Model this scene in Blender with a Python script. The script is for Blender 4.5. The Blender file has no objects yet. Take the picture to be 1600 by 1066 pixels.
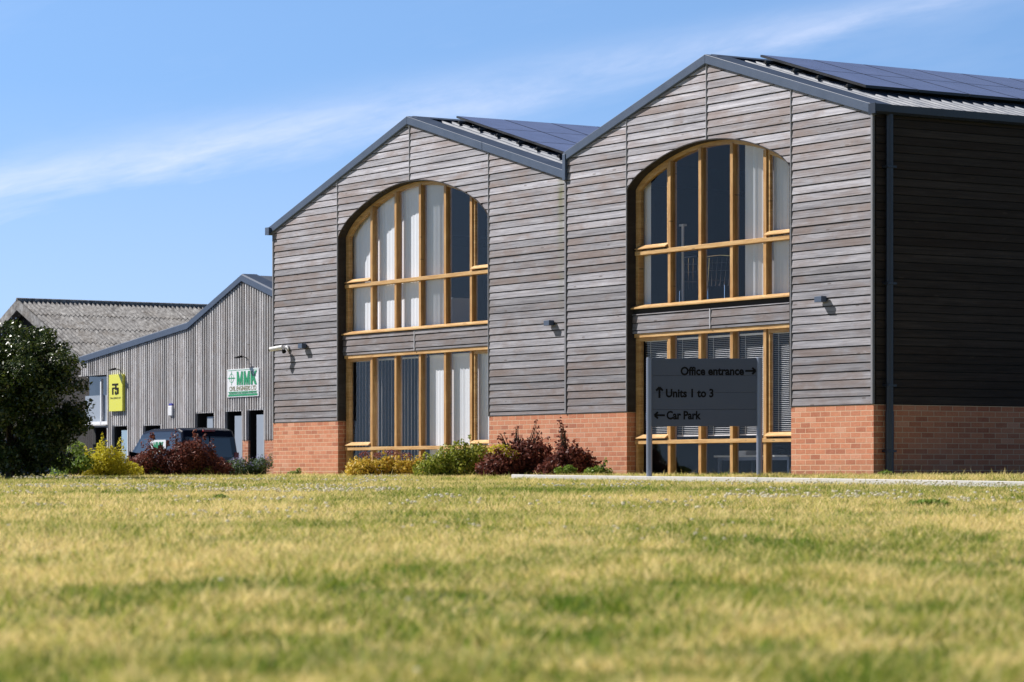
import bpy, math, random
import numpy as np
from mathutils import Vector, noise as mnoise
R = math.radians
random.seed(7)
rng = np.random.default_rng(11)
C = bpy.context.scene.collection
sc = bpy.context.scene

# ------------------------------------------------------------------ camera
F = 4667.0                       # focal length in pixels of the 1600 px wide photograph
cam = bpy.data.cameras.new('camera'); camo = bpy.data.objects.new('camera', cam); C.objects.link(camo)
camo.location = (0, 0, 0); camo.rotation_euler = (R(90), 0, 0)
cam.sensor_width = 36; cam.lens = F/1600*36; cam.shift_y = 208/1600
cam.clip_start = 0.2; cam.clip_end = 3000
cam.dof.use_dof = True; cam.dof.focus_distance = 46; cam.dof.aperture_fstop = 4.8
sc.camera = camo
sc.view_settings.view_transform = 'Standard'; sc.view_settings.look = 'None'
sc.view_settings.exposure = 0.58; sc.view_settings.gamma = 1

# frame of the office facade: X along it to the right, Y inward
PHI = R(32.3); SI, CO = math.sin(PHI), math.cos(PHI)
CX, CY = 4.965, 40.94
ROTZ = -(math.pi/2 - PHI)
def fw(x, y, z=0.0):             # facade frame -> world
    return Vector((CX + SI*x + CO*y, CY - CO*x + SI*y, z))

# ------------------------------------------------------------------ sun + sky
ray = Vector((.1317, -.0587, -.125)).normalized()
sun = bpy.data.lights.new('sun', 'SUN'); sun.energy = 5.0; sun.angle = R(0.5); sun.color = (1, .955, .90)
suno = bpy.data.objects.new('sun', sun); C.objects.link(suno)
suno.rotation_euler = ray.to_track_quat('-Z', 'Y').to_euler()
SUN_EL = math.asin(-ray.z); SUN_AZ = math.atan2(-ray.x, -ray.y)
w = bpy.data.worlds.new('World'); sc.world = w; w.use_nodes = True
N = w.node_tree; nd = N.nodes; nd.clear()
def nn(tree, t, **k):
    n = tree.nodes.new(t)
    for a, b in k.items(): setattr(n, a, b)
    return n
def lk(tree, a, b): tree.links.new(a, b)
def vm(op, a, b=None):
    n = nn(N, 'ShaderNodeVectorMath', operation=op)
    lk(N, a, n.inputs[0])
    if b is not None: n.inputs[1].default_value = b
    return n
def mth(T, op, a, b=None, clamp=False):
    n = nn(T, 'ShaderNodeMath', operation=op, use_clamp=clamp)
    for i, v in enumerate((a, b)):
        if v is None: continue
        if isinstance(v, (int, float)): n.inputs[i].default_value = v
        else: lk(T, v, n.inputs[i])
    return n.outputs[0]
tc = nn(N, 'ShaderNodeTexCoord')
up = vm('ADD', tc.outputs['Generated'], (0, 0, .20)); nrm = vm('NORMALIZE', up.outputs[0])
sky = nn(N, 'ShaderNodeTexSky', sky_type='NISHITA'); sky.sun_disc = False
sky.sun_elevation = SUN_EL; sky.sun_rotation = SUN_AZ % (2*math.pi)
sky.air_density = 1.2; sky.dust_density = 0.3; sky.ozone_density = 3.0
lk(N, nrm.outputs[0], sky.inputs[0])
tint = nn(N, 'ShaderNodeMix', data_type='RGBA', blend_type='MULTIPLY'); tint.inputs[0].default_value = 1
lk(N, sky.outputs[0], tint.inputs[6]); tint.inputs[7].default_value = (0.86, 0.98, 1.12, 1)
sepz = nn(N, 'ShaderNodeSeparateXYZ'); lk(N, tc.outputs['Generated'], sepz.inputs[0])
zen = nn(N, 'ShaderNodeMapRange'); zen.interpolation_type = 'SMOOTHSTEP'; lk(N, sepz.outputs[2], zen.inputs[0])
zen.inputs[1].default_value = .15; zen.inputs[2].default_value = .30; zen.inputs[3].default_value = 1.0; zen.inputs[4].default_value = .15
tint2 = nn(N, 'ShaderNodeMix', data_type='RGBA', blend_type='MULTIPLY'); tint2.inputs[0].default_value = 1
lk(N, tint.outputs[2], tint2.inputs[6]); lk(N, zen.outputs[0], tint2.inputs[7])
d1 = Vector((-800/F, 1, (741-305)/F)).normalized(); d2 = Vector((550/F, 1, (741-20)/F)).normalized()
cn = d1.cross(d2).normalized(); ct = (d2-d1).normalized()
if cn.z < 0: cn = -cn
dist = vm('DOT_PRODUCT', tc.outputs['Generated'], cn).outputs['Value']
along = vm('DOT_PRODUCT', tc.outputs['Generated'], ct).outputs['Value']
cmb = nn(N, 'ShaderNodeCombineXYZ'); lk(N, mth(N, 'MULTIPLY', along, 9.0), cmb.inputs[0]); lk(N, mth(N, 'MULTIPLY', dist, 45.0), cmb.inputs[1])
cz = nn(N, 'ShaderNodeNewGeometry')
n1 = nn(N, 'ShaderNodeTexNoise'); n1.inputs['Scale'].default_value = 1.3; n1.inputs['Detail'].default_value = 8; n1.inputs['Roughness'].default_value = .62; n1.inputs['Distortion'].default_value = .5
lk(N, cmb.outputs[0], n1.inputs['Vector'])
wid = mth(N, 'SUBTRACT', 0.0085, mth(N, 'MULTIPLY', along, 0.020))
wd = mth(N, 'ADD', dist, mth(N, 'MULTIPLY', mth(N, 'SUBTRACT', n1.outputs['Fac'], .5), .012))
q = mth(N, 'DIVIDE', wd, wid); g = mth(N, 'EXPONENT', mth(N, 'MULTIPLY', mth(N, 'MULTIPLY', q, q), -1.0))
st = mth(N, 'MULTIPLY', g, mth(N, 'MULTIPLY', mth(N, 'SUBTRACT', n1.outputs['Fac'], .22), 2.2), clamp=True)
fade = nn(N, 'ShaderNodeMapRange'); lk(N, along, fade.inputs[0]); fade.inputs[1].default_value = -.2; fade.inputs[2].default_value = .17; fade.inputs[3].default_value = 1.0; fade.inputs[4].default_value = .42
st = mth(N, 'MULTIPLY', st, fade.outputs[0])
n3 = nn(N, 'ShaderNodeTexNoise'); n3.inputs['Scale'].default_value = 5.5; n3.inputs['Detail'].default_value = 9; n3.inputs['Roughness'].default_value = .7; n3.inputs['Distortion'].default_value = .8
lk(N, cmb.outputs[0], n3.inputs['Vector'])
st = mth(N, 'MULTIPLY', st, mth(N, 'ADD', .35, mth(N, 'MULTIPLY', n3.outputs['Fac'], 1.0)), clamp=True)
# thin veil of wisps elsewhere
n2 = nn(N, 'ShaderNodeTexNoise'); n2.inputs['Scale'].default_value = .9; n2.inputs['Detail'].default_value = 7; n2.inputs['Roughness'].default_value = .6
lk(N, cmb.outputs[0], n2.inputs['Vector'])
veil = mth(N, 'MULTIPLY', mth(N, 'SUBTRACT', n2.outputs['Fac'], .52), 1.1, clamp=True)
cl = mth(N, 'MINIMUM', mth(N, 'ADD', mth(N, 'MULTIPLY', st, .82), mth(N, 'MULTIPLY', veil, .30)), .8)
hzn = nn(N, 'ShaderNodeMapRange'); lk(N, sepz.outputs[2], hzn.inputs[0]); hzn.inputs[1].default_value = .02; hzn.inputs[2].default_value = .13; hzn.inputs[3].default_value = .30; hzn.inputs[4].default_value = .0
cl = mth(N, 'MAXIMUM', cl, hzn.outputs[0])
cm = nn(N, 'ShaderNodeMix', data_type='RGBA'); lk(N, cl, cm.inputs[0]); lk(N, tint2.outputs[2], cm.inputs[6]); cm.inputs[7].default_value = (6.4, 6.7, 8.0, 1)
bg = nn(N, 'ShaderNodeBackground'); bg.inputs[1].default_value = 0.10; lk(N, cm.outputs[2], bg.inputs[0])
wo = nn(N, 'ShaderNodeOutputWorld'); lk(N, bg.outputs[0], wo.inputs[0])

# ------------------------------------------------------------------ helpers
class MB:
    def __init__(s): s.v = []; s.f = []; s.sm = False
    def add(s, vs, fs):
        b = len(s.v); s.v += [tuple(p) for p in vs]; s.f += [tuple(b+i for i in f) for f in fs]
    def box(s, x0, x1, y0, y1, z0, z1):
        s.add([(x, y, z) for x in (x0, x1) for y in (y0, y1) for z in (z0, z1)],
              [(0, 1, 3, 2), (4, 6, 7, 5), (0, 4, 5, 1), (2, 3, 7, 6), (0, 2, 6, 4), (1, 5, 7, 3)])
    def hull(s, a, b):                     # two same-length rings joined, with caps
        n = len(a); s.add(list(a)+list(b), [tuple(range(n))[::-1], tuple(range(n, 2*n))] + [(i, (i+1) % n, n+(i+1) % n, n+i) for i in range(n)])
    def prism(s, poly, y0, y1):            # poly in x,z
        s.hull([(x, y0, z) for x, z in poly], [(x, y1, z) for x, z in poly])
    def prismx(s, poly, x0, x1):           # poly in y,z
        s.hull([(x0, y, z) for y, z in poly], [(x1, y, z) for y, z in poly])
    def strip(s, outer, inner, y0, y1):    # band between two polylines (x,z), y thickness
        n = len(outer)
        vs = [(x, y0, z) for x, z in outer]+[(x, y0, z) for x, z in inner]+[(x, y1, z) for x, z in outer]+[(x, y1, z) for x, z in inner]
        fs = []
        for i in range(n-1):
            fs += [(i, i+1, n+i+1, n+i), (2*n+i, 3*n+i, 3*n+i+1, 2*n+i+1), (i, 2*n+i, 2*n+i+1, i+1), (n+i, n+i+1, 3*n+i+1, 3*n+i)]
        fs += [(0, n, 3*n, 2*n), (n-1, 3*n-1, 4*n-1, 2*n-1)]
        s.add(vs, fs)
    def tube(s, pts, rad, n=8):
        pts = [Vector(p) for p in pts]
        if not isinstance(rad, (list, tuple)): rad = [rad]*len(pts)
        rings = []
        for i, p in enumerate(pts):
            d = (pts[min(i+1, len(pts)-1)]-pts[max(i-1, 0)]).normalized()
            a = d.orthogonal().normalized() if i == 0 else (a-d*a.dot(d)).normalized()
            b = d.cross(a)
            rings.append([p+(a*math.cos(2*math.pi*k/n)+b*math.sin(2*math.pi*k/n))*rad[i] for k in range(n)])
        vs = [v for r in rings for v in r]; fs = [tuple(range(n))[::-1], tuple(range(len(vs)-n, len(vs)))]
        for i in range(len(pts)-1):
            for k in range(n): fs.append((i*n+k, i*n+(k+1) % n, (i+1)*n+(k+1) % n, (i+1)*n+k))
        s.add(vs, fs)
    def build(s, name, mat, parent=None, loc=(0, 0, 0), smooth=False, bevel=0):
        me = bpy.data.meshes.new(name); me.from_pydata(s.v, [], s.f); me.update()
        o = bpy.data.objects.new(name, me); C.objects.link(o); o.location = loc
        if mat: me.materials.append(mat)
        if parent: o.parent = parent
        if smooth:
            for p in me.polygons: p.use_smooth = True
        if bevel:
            m = o.modifiers.new('bevel', 'BEVEL'); m.width = bevel; m.segments = 2; m.limit_method = 'ANGLE'; m.angle_limit = R(35)
        return o
def tag(o, label=None, cat=None, group=None, kind=None):
    for k, v in (('label', label), ('category', cat), ('group', group), ('kind', kind)):
        if v: o[k] = v
    return o
def empty(name, loc, rz=0):
    o = bpy.data.objects.new(name, None); C.objects.link(o); o.location = loc; o.rotation_euler = (0, 0, rz); o.empty_display_size = .2; return o
def kids(o): return [c for c in o.children]
def copy_tree(o, parent=None):
    c = o.copy(); C.objects.link(c); c.parent = parent
    for ch in kids(o): copy_tree(ch, c)
    return c

# ------------------------------------------------------------------ materials
def mat(name, col=(.5, .5, .5), rough=.6, metal=0, spec=.5):
    m = bpy.data.materials.new(name); m.use_nodes = True
    b = m.node_tree.nodes['Principled BSDF']
    b.inputs['Base Color'].default_value = (*col, 1); b.inputs['Roughness'].default_value = rough
    b.inputs['Metallic'].default_value = metal; b.inputs['Specular IOR Level'].default_value = spec
    return m
def ramp(T, fac, stops):
    r = nn(T, 'ShaderNodeValToRGB'); lk(T, fac, r.inputs[0]); cr = r.color_ramp
    while len(cr.elements) < len(stops): cr.elements.new(.5)
    for e, (p, c) in zip(cr.elements, stops): e.position = p; e.color = (*c, 1)
    return r.outputs[0]
def noise(T, vec, scale, detail=4, rough=.55, dist=0, w=None):
    n = nn(T, 'ShaderNodeTexNoise')
    if w is not None: n.noise_dimensions = '4D'; lk(T, w, n.inputs['W'])
    n.inputs['Scale'].default_value = scale; n.inputs['Detail'].default_value = detail
    n.inputs['Roughness'].default_value = rough; n.inputs['Distortion'].default_value = dist
    if vec is not None: lk(T, vec, n.inputs['Vector'])
    return n.outputs['Fac']
def mapping(T, vec, sc_):
    m = nn(T, 'ShaderNodeMapping'); lk(T, vec, m.inputs[0]); m.inputs['Scale'].default_value = sc_; return m.outputs[0]
def objco(T): return nn(T, 'ShaderNodeTexCoord').outputs['Object']
def mixc(T, f, a, b, mode='MIX'):
    m = nn(T, 'ShaderNodeMix', data_type='RGBA', blend_type=mode)
    for i, v in ((0, f), (6, a), (7, b)):
        if isinstance(v, (int, float)): m.inputs[i].default_value = v
        elif isinstance(v, tuple): m.inputs[i].default_value = (*v, 1)
        else: lk(T, v, m.inputs[i])
    return m.outputs[2]
def bump(T, h, strength, dist=.01):
    b = nn(T, 'ShaderNodeBump'); b.inputs['Strength'].default_value = strength; b.inputs['Distance'].default_value = dist
    lk(T, h, b.inputs['Height']); return b.outputs[0]

def wood(name, lo, mid, hi, brown, grain=(1.1, 1.1, 34), brownamt=.5, rough=.8, islands=True, vmin=.72, vmax=1.18, green=False):
    m = mat(name, rough=rough, spec=.25); T = m.node_tree; B = T.nodes['Principled BSDF']
    oc = objco(T); geo = nn(T, 'ShaderNodeNewGeometry'); rnd = geo.outputs['Random Per Island']
    wv = mth(T, 'MULTIPLY', rnd, 40.0)
    g1 = noise(T, mapping(T, oc, grain), 1.0, 6, .62, .6, w=wv)
    g2 = noise(T, mapping(T, oc, (grain[0]*5, grain[1]*5, grain[2]*4.5)), 1.0, 3, .6, 0, w=wv)
    blot = noise(T, mapping(T, oc, (1.3, 1.3, 3.5)), 1.0, 4, .6, .8, w=wv)
    base = ramp(T, mth(T, 'ADD', mth(T, 'MULTIPLY', g1, .75), mth(T, 'MULTIPLY', g2, .25)), [(.34, lo), (.5, mid), (.66, hi)])
    # per-board tone
    r2 = nn(T, 'ShaderNodeTexWhiteNoise', noise_dimensions='1D'); lk(T, wv, r2.inputs['W'])
    val = nn(T, 'ShaderNodeMapRange'); lk(T, r2.outputs['Value'], val.inputs[0]); val.inputs[3].default_value = vmin; val.inputs[4].default_value = vmax
    c = mixc(T, 1.0, base, val.outputs[0], 'MULTIPLY')
    bm = mth(T, 'MULTIPLY', mth(T, 'SUBTRACT', mth(T, 'ADD', blot, mth(T, 'MULTIPLY', rnd, .22)), .56), 4.0, clamp=True)
    c = mixc(T, mth(T, 'MULTIPLY', bm, brownamt), c, brown)
    # knots
    vo = nn(T, 'ShaderNodeTexVoronoi'); lk(T, mapping(T, oc, (1.7, 1.7, 7)), vo.inputs['Vector']); vo.inputs['Scale'].default_value = 1
    kn = mth(T, 'LESS_THAN', vo.outputs['Distance'], .085)
    c = mixc(T, mth(T, 'MULTIPLY', kn, .55), c, (.07, .05, .04))
    # pale rubbed streaks
    pal = mth(T, 'MULTIPLY', mth(T, 'SUBTRACT', noise(T, mapping(T, oc, (2.2, 2.2, 16)), 1.0, 5, .7, .4, w=mth(T, 'ADD', wv, 9.0)), .57), 3.5, clamp=True)
    c = mixc(T, mth(T, 'MULTIPLY', pal, .45), c, tuple(min(1, h*1.25) for h in hi))
    if green:
        big = noise(T, mapping(T, oc, (.75, .75, 1.5)), 1.0, 5, .65, .5)
        bb_ = mth(T, 'MULTIPLY', mth(T, 'MULTIPLY', mth(T, 'SUBTRACT', big, .52), 5.0, clamp=True), mth(T, 'MULTIPLY', g1, 1.1), clamp=True)
        c = mixc(T, mth(T, 'MULTIPLY', bb_, .75), c, (.145, .105, .09))
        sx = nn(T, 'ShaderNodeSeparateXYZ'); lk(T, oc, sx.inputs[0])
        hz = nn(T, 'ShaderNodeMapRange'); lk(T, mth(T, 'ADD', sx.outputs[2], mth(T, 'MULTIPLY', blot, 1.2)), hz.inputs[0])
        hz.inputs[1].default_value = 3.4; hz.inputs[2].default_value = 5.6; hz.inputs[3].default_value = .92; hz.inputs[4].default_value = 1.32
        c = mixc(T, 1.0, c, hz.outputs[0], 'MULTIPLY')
        dx = mth(T, 'DIVIDE', mth(T, 'ADD', sx.outputs[0], 7.80), .085); al = mth(T, 'EXPONENT', mth(T, 'MULTIPLY', mth(T, 'MULTIPLY', dx, dx), -1.0))
        zz = nn(T, 'ShaderNodeMapRange'); lk(T, sx.outputs[2], zz.inputs[0]); zz.inputs[1].default_value = 2.2; zz.inputs[2].default_value = 4.7
        sn = noise(T, mapping(T, oc, (3, 3, 5)), 1, 3)
        c = mixc(T, mth(T, 'MULTIPLY', mth(T, 'MULTIPLY', al, zz.outputs[0]), mth(T, 'MULTIPLY', sn, 1.3), clamp=True), c, (.14, .15, .06))
    lk(T, c, B.inputs['Base Color'])
    lk(T, bump(T, mth(T, 'ADD', g1, g2), .35, .006), B.inputs['Normal'])
    return m
M = {}
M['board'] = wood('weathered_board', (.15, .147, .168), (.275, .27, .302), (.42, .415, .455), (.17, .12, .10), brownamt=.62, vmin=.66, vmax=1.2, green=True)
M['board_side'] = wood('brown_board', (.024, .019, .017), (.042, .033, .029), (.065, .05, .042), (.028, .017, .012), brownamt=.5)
M['batten'] = wood('weathered_batten', (.38, .37, .38), (.55, .54, .55), (.76, .755, .77), (.36, .29, .245), grain=(30, 30, 1.2), brownamt=.35, vmin=.6, vmax=1.3)
M['oak'] = wood('oiled_oak', (.42, .225, .085), (.58, .35, .145), (.72, .49, .235), (.38, .19, .065), grain=(2.5, 2.5, 22), brownamt=.25, rough=.5, vmin=.88, vmax=1.1)
M['oak_v'] = wood('oiled_oak_upright', (.36, .185, .065), (.50, .285, .11), (.64, .41, .18), (.32, .155, .05), grain=(22, 22, 2.5), brownamt=.25, rough=.5, vmin=.88, vmax=1.1)
M['core'] = mat('dark_membrane', (.012, .011, .011), .9)
M['reveal'] = wood('reveal_board', (.025, .022, .022), (.04, .036, .036), (.06, .053, .053), (.03, .022, .018), grain=(20, 1.1, 8))
def metal_mat(name, col, rough, metal=.0, amt=.15):
    m = mat(name, col, rough, metal); T = m.node_tree; B = T.nodes['Principled BSDF']
    n = noise(T, objco(T), 3.5, 5, .6)
    c = mixc(T, n, tuple(c*(1-amt) for c in col), tuple(min(1, c*(1+amt)) for c in col)); lk(T, c, B.inputs['Base Color'])
    r = nn(T, 'ShaderNodeMapRange'); lk(T, n, r.inputs[0]); r.inputs[3].default_value = rough*.8; r.inputs[4].default_value = min(1, rough*1.25); lk(T, r.outputs[0], B.inputs['Roughness'])
    return m
M['slate_metal'] = metal_mat('slate_blue_metal', (.05, .075, .13), .5, 0, .25)
M['dark_pipe'] = metal_mat('dark_coated_metal', (.018, .022, .034), .35, 0, .2)
M['trim'] = metal_mat('grey_corner_trim', (.36, .36, .39), .5, .0, .2)
M['trim2'] = metal_mat('mid_grey_corner_trim', (.19, .19, .21), .55, .0, .2)
M['sheet'] = metal_mat('roof_sheet_metal', (.095, .115, .16), .6, 0, .15)
M['rail'] = metal_mat('black_rail', (.012, .013, .016), .4)
M['alu'] = metal_mat('aluminium', (.6, .62, .65), .35, .8)
M['white'] = metal_mat('white_plastic', (.78, .78, .8), .4, 0, .05)
M['blue'] = mat('blue_plastic', (.03, .03, .35), .3)
M['blind'] = metal_mat('white_blind_fabric', (.90, .90, .92), .75, 0, .05)
M['black'] = mat('black_paint', (.006, .006, .008), .8, 0, .15)
M['screen'] = mat('lamp_glass', (.3, .3, .32), .15)
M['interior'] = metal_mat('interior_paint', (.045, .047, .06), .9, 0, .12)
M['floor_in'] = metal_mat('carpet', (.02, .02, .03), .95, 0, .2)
def brick_mat(name, side=False):
    m = mat(name, rough=.9, spec=.2); T = m.node_tree; B = T.nodes['Principled BSDF']
    s = nn(T, 'ShaderNodeSeparateXYZ'); lk(T, objco(T), s.inputs[0])
    cb = nn(T, 'ShaderNodeCombineXYZ')
    lk(T, mth(T, 'ADD', mth(T, 'ADD', s.outputs[0], s.outputs[1]), 40.0), cb.inputs[0])
    lk(T, mth(T, 'ADD', s.outputs[2], 2.25-.956+.004), cb.inputs[1])
    bt = nn(T, 'ShaderNodeTexBrick'); lk(T, cb.outputs[0], bt.inputs['Vector'])
    bt.inputs['Scale'].default_value = 1; bt.inputs['Brick Width'].default_value = .225; bt.inputs['Row Height'].default_value = .075
    bt.inputs['Mortar Size'].default_value = .0055; bt.inputs['Mortar Smooth'].default_value = .3; bt.inputs['Bias'].default_value = 0
    bt.inputs['Color1'].default_value = (0, 0, 0, 1); bt.inputs['Color2'].default_value = (1, 1, 1, 1); bt.inputs['Mortar'].default_value = (.5, .5, .5, 1)
    tone = ramp(T, bt.outputs['Color'], [(0, (.36, .10, .055)), (.3, (.50, .165, .085)), (.6, (.60, .235, .13)), (.85, (.56, .19, .10)), (1, (.66, .32, .21))])
    n = noise(T, objco(T), 9, 6, .7)
    tone = mixc(T, mth(T, 'MULTIPLY', n, .55), tone, (.60, .33, .22))
    n3 = noise(T, mapping(T, objco(T), (30, 30, 60)), 1, 3, .7)
    tone = mixc(T, .5, tone, ramp(T, n3, [(.3, (.55, .55, .55)), (.7, (1, 1, 1))]), 'MULTIPLY')
    stain = mth(T, 'MULTIPLY', mth(T, 'SUBTRACT', noise(T, mapping(T, objco(T), (1.3, 1.3, 2.4)), 1, 5, .65), .5), 2.0, clamp=True)
    tone = mixc(T, mth(T, 'MULTIPLY', stain, .35), tone, (.62, .40, .30))
    sp = nn(T, 'ShaderNodeMapRange'); lk(T, mth(T, 'ADD', s.outputs[2], mth(T, 'MULTIPLY', noise(T, objco(T), 5, 5, .7), .35)), sp.inputs[0]); sp.inputs[1].default_value = .05; sp.inputs[2].default_value = .42; sp.inputs[3].default_value = .55; sp.inputs[4].default_value = 0
    tone = mixc(T, sp.outputs[0], tone, (.24, .14, .085))
    mort = mixc(T, n, (.50, .36, .25), (.70, .54, .39))
    lk(T, mixc(T, bt.outputs['Fac'], tone, mort), B.inputs['Base Color'])
    h = mth(T, 'SUBTRACT', mth(T, 'MULTIPLY', n3, .25), bt.outputs['Fac'])
    lk(T, bump(T, h, .6, .008), B.inputs['Normal'])
    return m
M['brick'] = brick_mat('red_brick')
def glass_mat(name, tint_, refl=1.0):
    m = bpy.data.materials.new(name); m.use_nodes = True; T = m.node_tree; T.nodes.clear()
    tr = nn(T, 'ShaderNodeBsdfTransparent'); tr.inputs[0].default_value = (*tint_, 1)
    gl = nn(T, 'ShaderNodeBsdfGlossy'); gl.inputs['Roughness'].default_value = .01; gl.inputs[0].default_value = (refl, refl, refl, 1)
    geo = nn(T, 'ShaderNodeNewGeometry'); dt = nn(T, 'ShaderNodeVectorMath', operation='DOT_PRODUCT')
    lk(T, geo.outputs['Normal'], dt.inputs[0]); lk(T, geo.outputs['Incoming'], dt.inputs[1])
    om = mth(T, 'SUBTRACT', 1.0, mth(T, 'ABSOLUTE', dt.outputs['Value']))
    frs = mth(T, 'ADD', .012, mth(T, 'MULTIPLY', mth(T, 'POWER', om, 5.0), .9), clamp=True)
    nz = noise(T, objco(T), .8, 2, .5); lk(T, bump(T, nz, .04, .02), gl.inputs['Normal'])
    mx = nn(T, 'ShaderNodeMixShader'); lk(T, frs, mx.inputs[0]); lk(T, tr.outputs[0], mx.inputs[1]); lk(T, gl.outputs[0], mx.inputs[2])
    o = nn(T, 'ShaderNodeOutputMaterial'); lk(T, mx.outputs[0], o.inputs[0]); return m
M['glass'] = glass_mat('window_glass', (.96, .97, .985), .6)
def pv_mat():
    m = mat('solar_cells', (.012, .016, .045), .12, 0, .9); T = m.node_tree; B = T.nodes['Principled BSDF']
    n = noise(T, mapping(T, objco(T), (60, .01, 60)), 1, 1)
    lk(T, mixc(T, n, (.20, .26, .48), (.23, .295, .54)), B.inputs['Base Color'])
    r = nn(T, 'ShaderNodeMapRange'); lk(T, noise(T, objco(T), 2, 4), r.inputs[0]); r.inputs[3].default_value = .12; r.inputs[4].default_value = .3; lk(T, r.outputs[0], B.inputs['Roughness'])
    return m
M['pv'] = pv_mat()
def leaf_mat(name, stops, trans=.35, rough=.5, spec=.22):
    m = bpy.data.materials.new(name); m.use_nodes = True; T = m.node_tree; B = T.nodes['Principled BSDF']
    geo = nn(T, 'ShaderNodeNewGeometry')
    n = noise(T, objco(T), 2.2, 3)
    f = mth(T, 'ADD', mth(T, 'MULTIPLY', geo.outputs['Random Per Island'], .65), mth(T, 'MULTIPLY', n, .4))
    c = ramp(T, f, stops); lk(T, c, B.inputs['Base Color']); B.inputs['Roughness'].default_value = rough; B.inputs['Specular IOR Level'].default_value = spec
    tl = nn(T, 'ShaderNodeBsdfTranslucent'); lk(T, c, tl.inputs[0])
    mx = nn(T, 'ShaderNodeMixShader'); mx.inputs[0].default_value = trans
    lk(T, B.outputs[0], mx.inputs[1]); lk(T, tl.outputs[0], mx.inputs[2]); lk(T, mx.outputs[0], T.nodes['Material Output'].inputs[0]); return m
M['leaf_tree'] = leaf_mat('dark_leaf', [(0, (.018, .03, .008)), (.5, (.04, .07, .014)), (.8, (.10, .13, .025)), (1, (.20, .16, .06))], .22, .35, .6)
M['leaf_lime'] = leaf_mat('lime_leaf', [(0, (.36, .36, .03)), (.5, (.62, .56, .04)), (.8, (.80, .70, .08)), (1, (.45, .45, .05))])
M['leaf_mid'] = leaf_mat('mid_green_leaf', [(0, (.08, .12, .015)), (.5, (.22, .27, .03)), (.8, (.46, .46, .08)), (1, (.40, .26, .10))])
M['leaf_gold'] = leaf_mat('gold_leaf', [(0, (.28, .25, .03)), (.4, (.62, .48, .06)), (.75, (.75, .52, .10)), (1, (.30, .11, .08))])
M['leaf_red'] = leaf_mat('wine_leaf', [(0, (.05, .014, .014)), (.5, (.15, .045, .035)), (.85, (.30, .11, .075)), (1, (.20, .13, .04))], .3, .5, .2)
M['leaf_pink'] = leaf_mat('dusky_leaf', [(0, (.12, .035, .04)), (.5, (.25, .08, .08)), (1, (.35, .16, .13))])
M['leaf_green'] = leaf_mat('fresh_leaf', [(0, (.10, .18, .03)), (.6, (.22, .33, .05)), (1, (.38, .45, .1))])
M['leaf_sage'] = leaf_mat('sage_leaf', [(0, (.05, .09, .035)), (.6, (.10, .16, .06)), (1, (.2, .26, .12))])
M['violet'] = leaf_mat('violet_flower', [(0, (.16, .15, .38)), (1, (.38, .36, .62))])
M['bark'] = wood('bark', (.05, .035, .025), (.09, .07, .05), (.14, .11, .08), (.05, .035, .02), grain=(12, 12, 2))
# lawn
def grass_mat(name, ground=False):
    m = bpy.data.materials.new(name); m.use_nodes = True; T = m.node_tree; B = T.nodes['Principled BSDF']
    at = nn(T, 'ShaderNodeAttribute', attribute_name='green'); f = at.outputs['Fac']
    geo = nn(T, 'ShaderNodeNewGeometry')
    if ground:
        n = noise(T, objco(T), 30, 5, .7)
        f2 = mth(T, 'ADD', f, mth(T, 'MULTIPLY', mth(T, 'SUBTRACT', n, .5), .8))
        c = ramp(T, f2, [(.1, (.42, .34, .16)), (.5, (.20, .18, .06)), (.9, (.05, .08, .02))])
    else:
        f2 = mth(T, 'ADD', f, mth(T, 'MULTIPLY', mth(T, 'SUBTRACT', geo.outputs['Random Per Island'], .5), .95))
        c = ramp(T, f2, [(.05, (.86, .71, .35)), (.36, (.64, .56, .18)), (.62, (.34, .38, .055)), (.98, (.10, .20, .015))])
    lk(T, c, B.inputs['Base Color']); B.inputs['Roughness'].default_value = .7; B.inputs['Specular IOR Level'].default_value = .25
    if not ground:
        tl = nn(T, 'ShaderNodeBsdfTranslucent'); lk(T, c, tl.inputs[0])
        mx = nn(T, 'ShaderNodeMixShader'); mx.inputs[0].default_value = .45
        lk(T, B.outputs[0], mx.inputs[1]); lk(T, tl.outputs[0], mx.inputs[2]); lk(T, mx.outputs[0], T.nodes['Material Output'].inputs[0])
    return m
M['grass'] = grass_mat('grass_blades'); M['ground'] = grass_mat('lawn_soil', True)
M['clover'] = leaf_mat('clover_white', [(0, (.72, .67, .52)), (1, (.92, .90, .80))], .5)
def conc(name, a, b, sc1=14):
    m = mat(name, rough=.9, spec=.2); T = m.node_tree; B = T.nodes['Principled BSDF']
    n = noise(T, objco(T), sc1, 7, .7); n2 = noise(T, objco(T), 1.3, 3)
    c = mixc(T, mth(T, 'ADD', mth(T, 'MULTIPLY', n, .7), mth(T, 'MULTIPLY', n2, .3)), a, b); lk(T, c, B.inputs['Base Color'])
    lk(T, bump(T, n, .4, .004), B.inputs['Normal']); return m
M['conc'] = conc('pale_concrete', (.44, .43, .42), (.66, .65, .63))
M['asphalt'] = conc('asphalt', (.035, .035, .038), (.07, .07, .07), 60)
def asb():
    m = mat('fibre_cement', rough=.95, spec=.1); T = m.node_tree; B = T.nodes['Principled BSDF']
    n = noise(T, objco(T), 1.1, 6, .75); n2 = noise(T, mapping(T, objco(T), (3, 6, 3)), 1.6, 8, .8)
    c = ramp(T, n2, [(.36, (.09, .085, .085)), (.48, (.24, .235, .235)), (.58, (.36, .355, .355)), (.68, (.58, .57, .56))])
    c = mixc(T, mth(T, 'MULTIPLY', mth(T, 'SUBTRACT', n, .5), 2.5, clamp=True), c, (.13, .10, .07)); lk(T, c, B.inputs['Base Color']); return m
M['asb'] = asb()
M['yellow'] = metal_mat('yellow_panel', (.72, .70, .07), .4, 0, .04)
M['green'] = mat('green_paint', (.01, .28, .10), .4)
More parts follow.
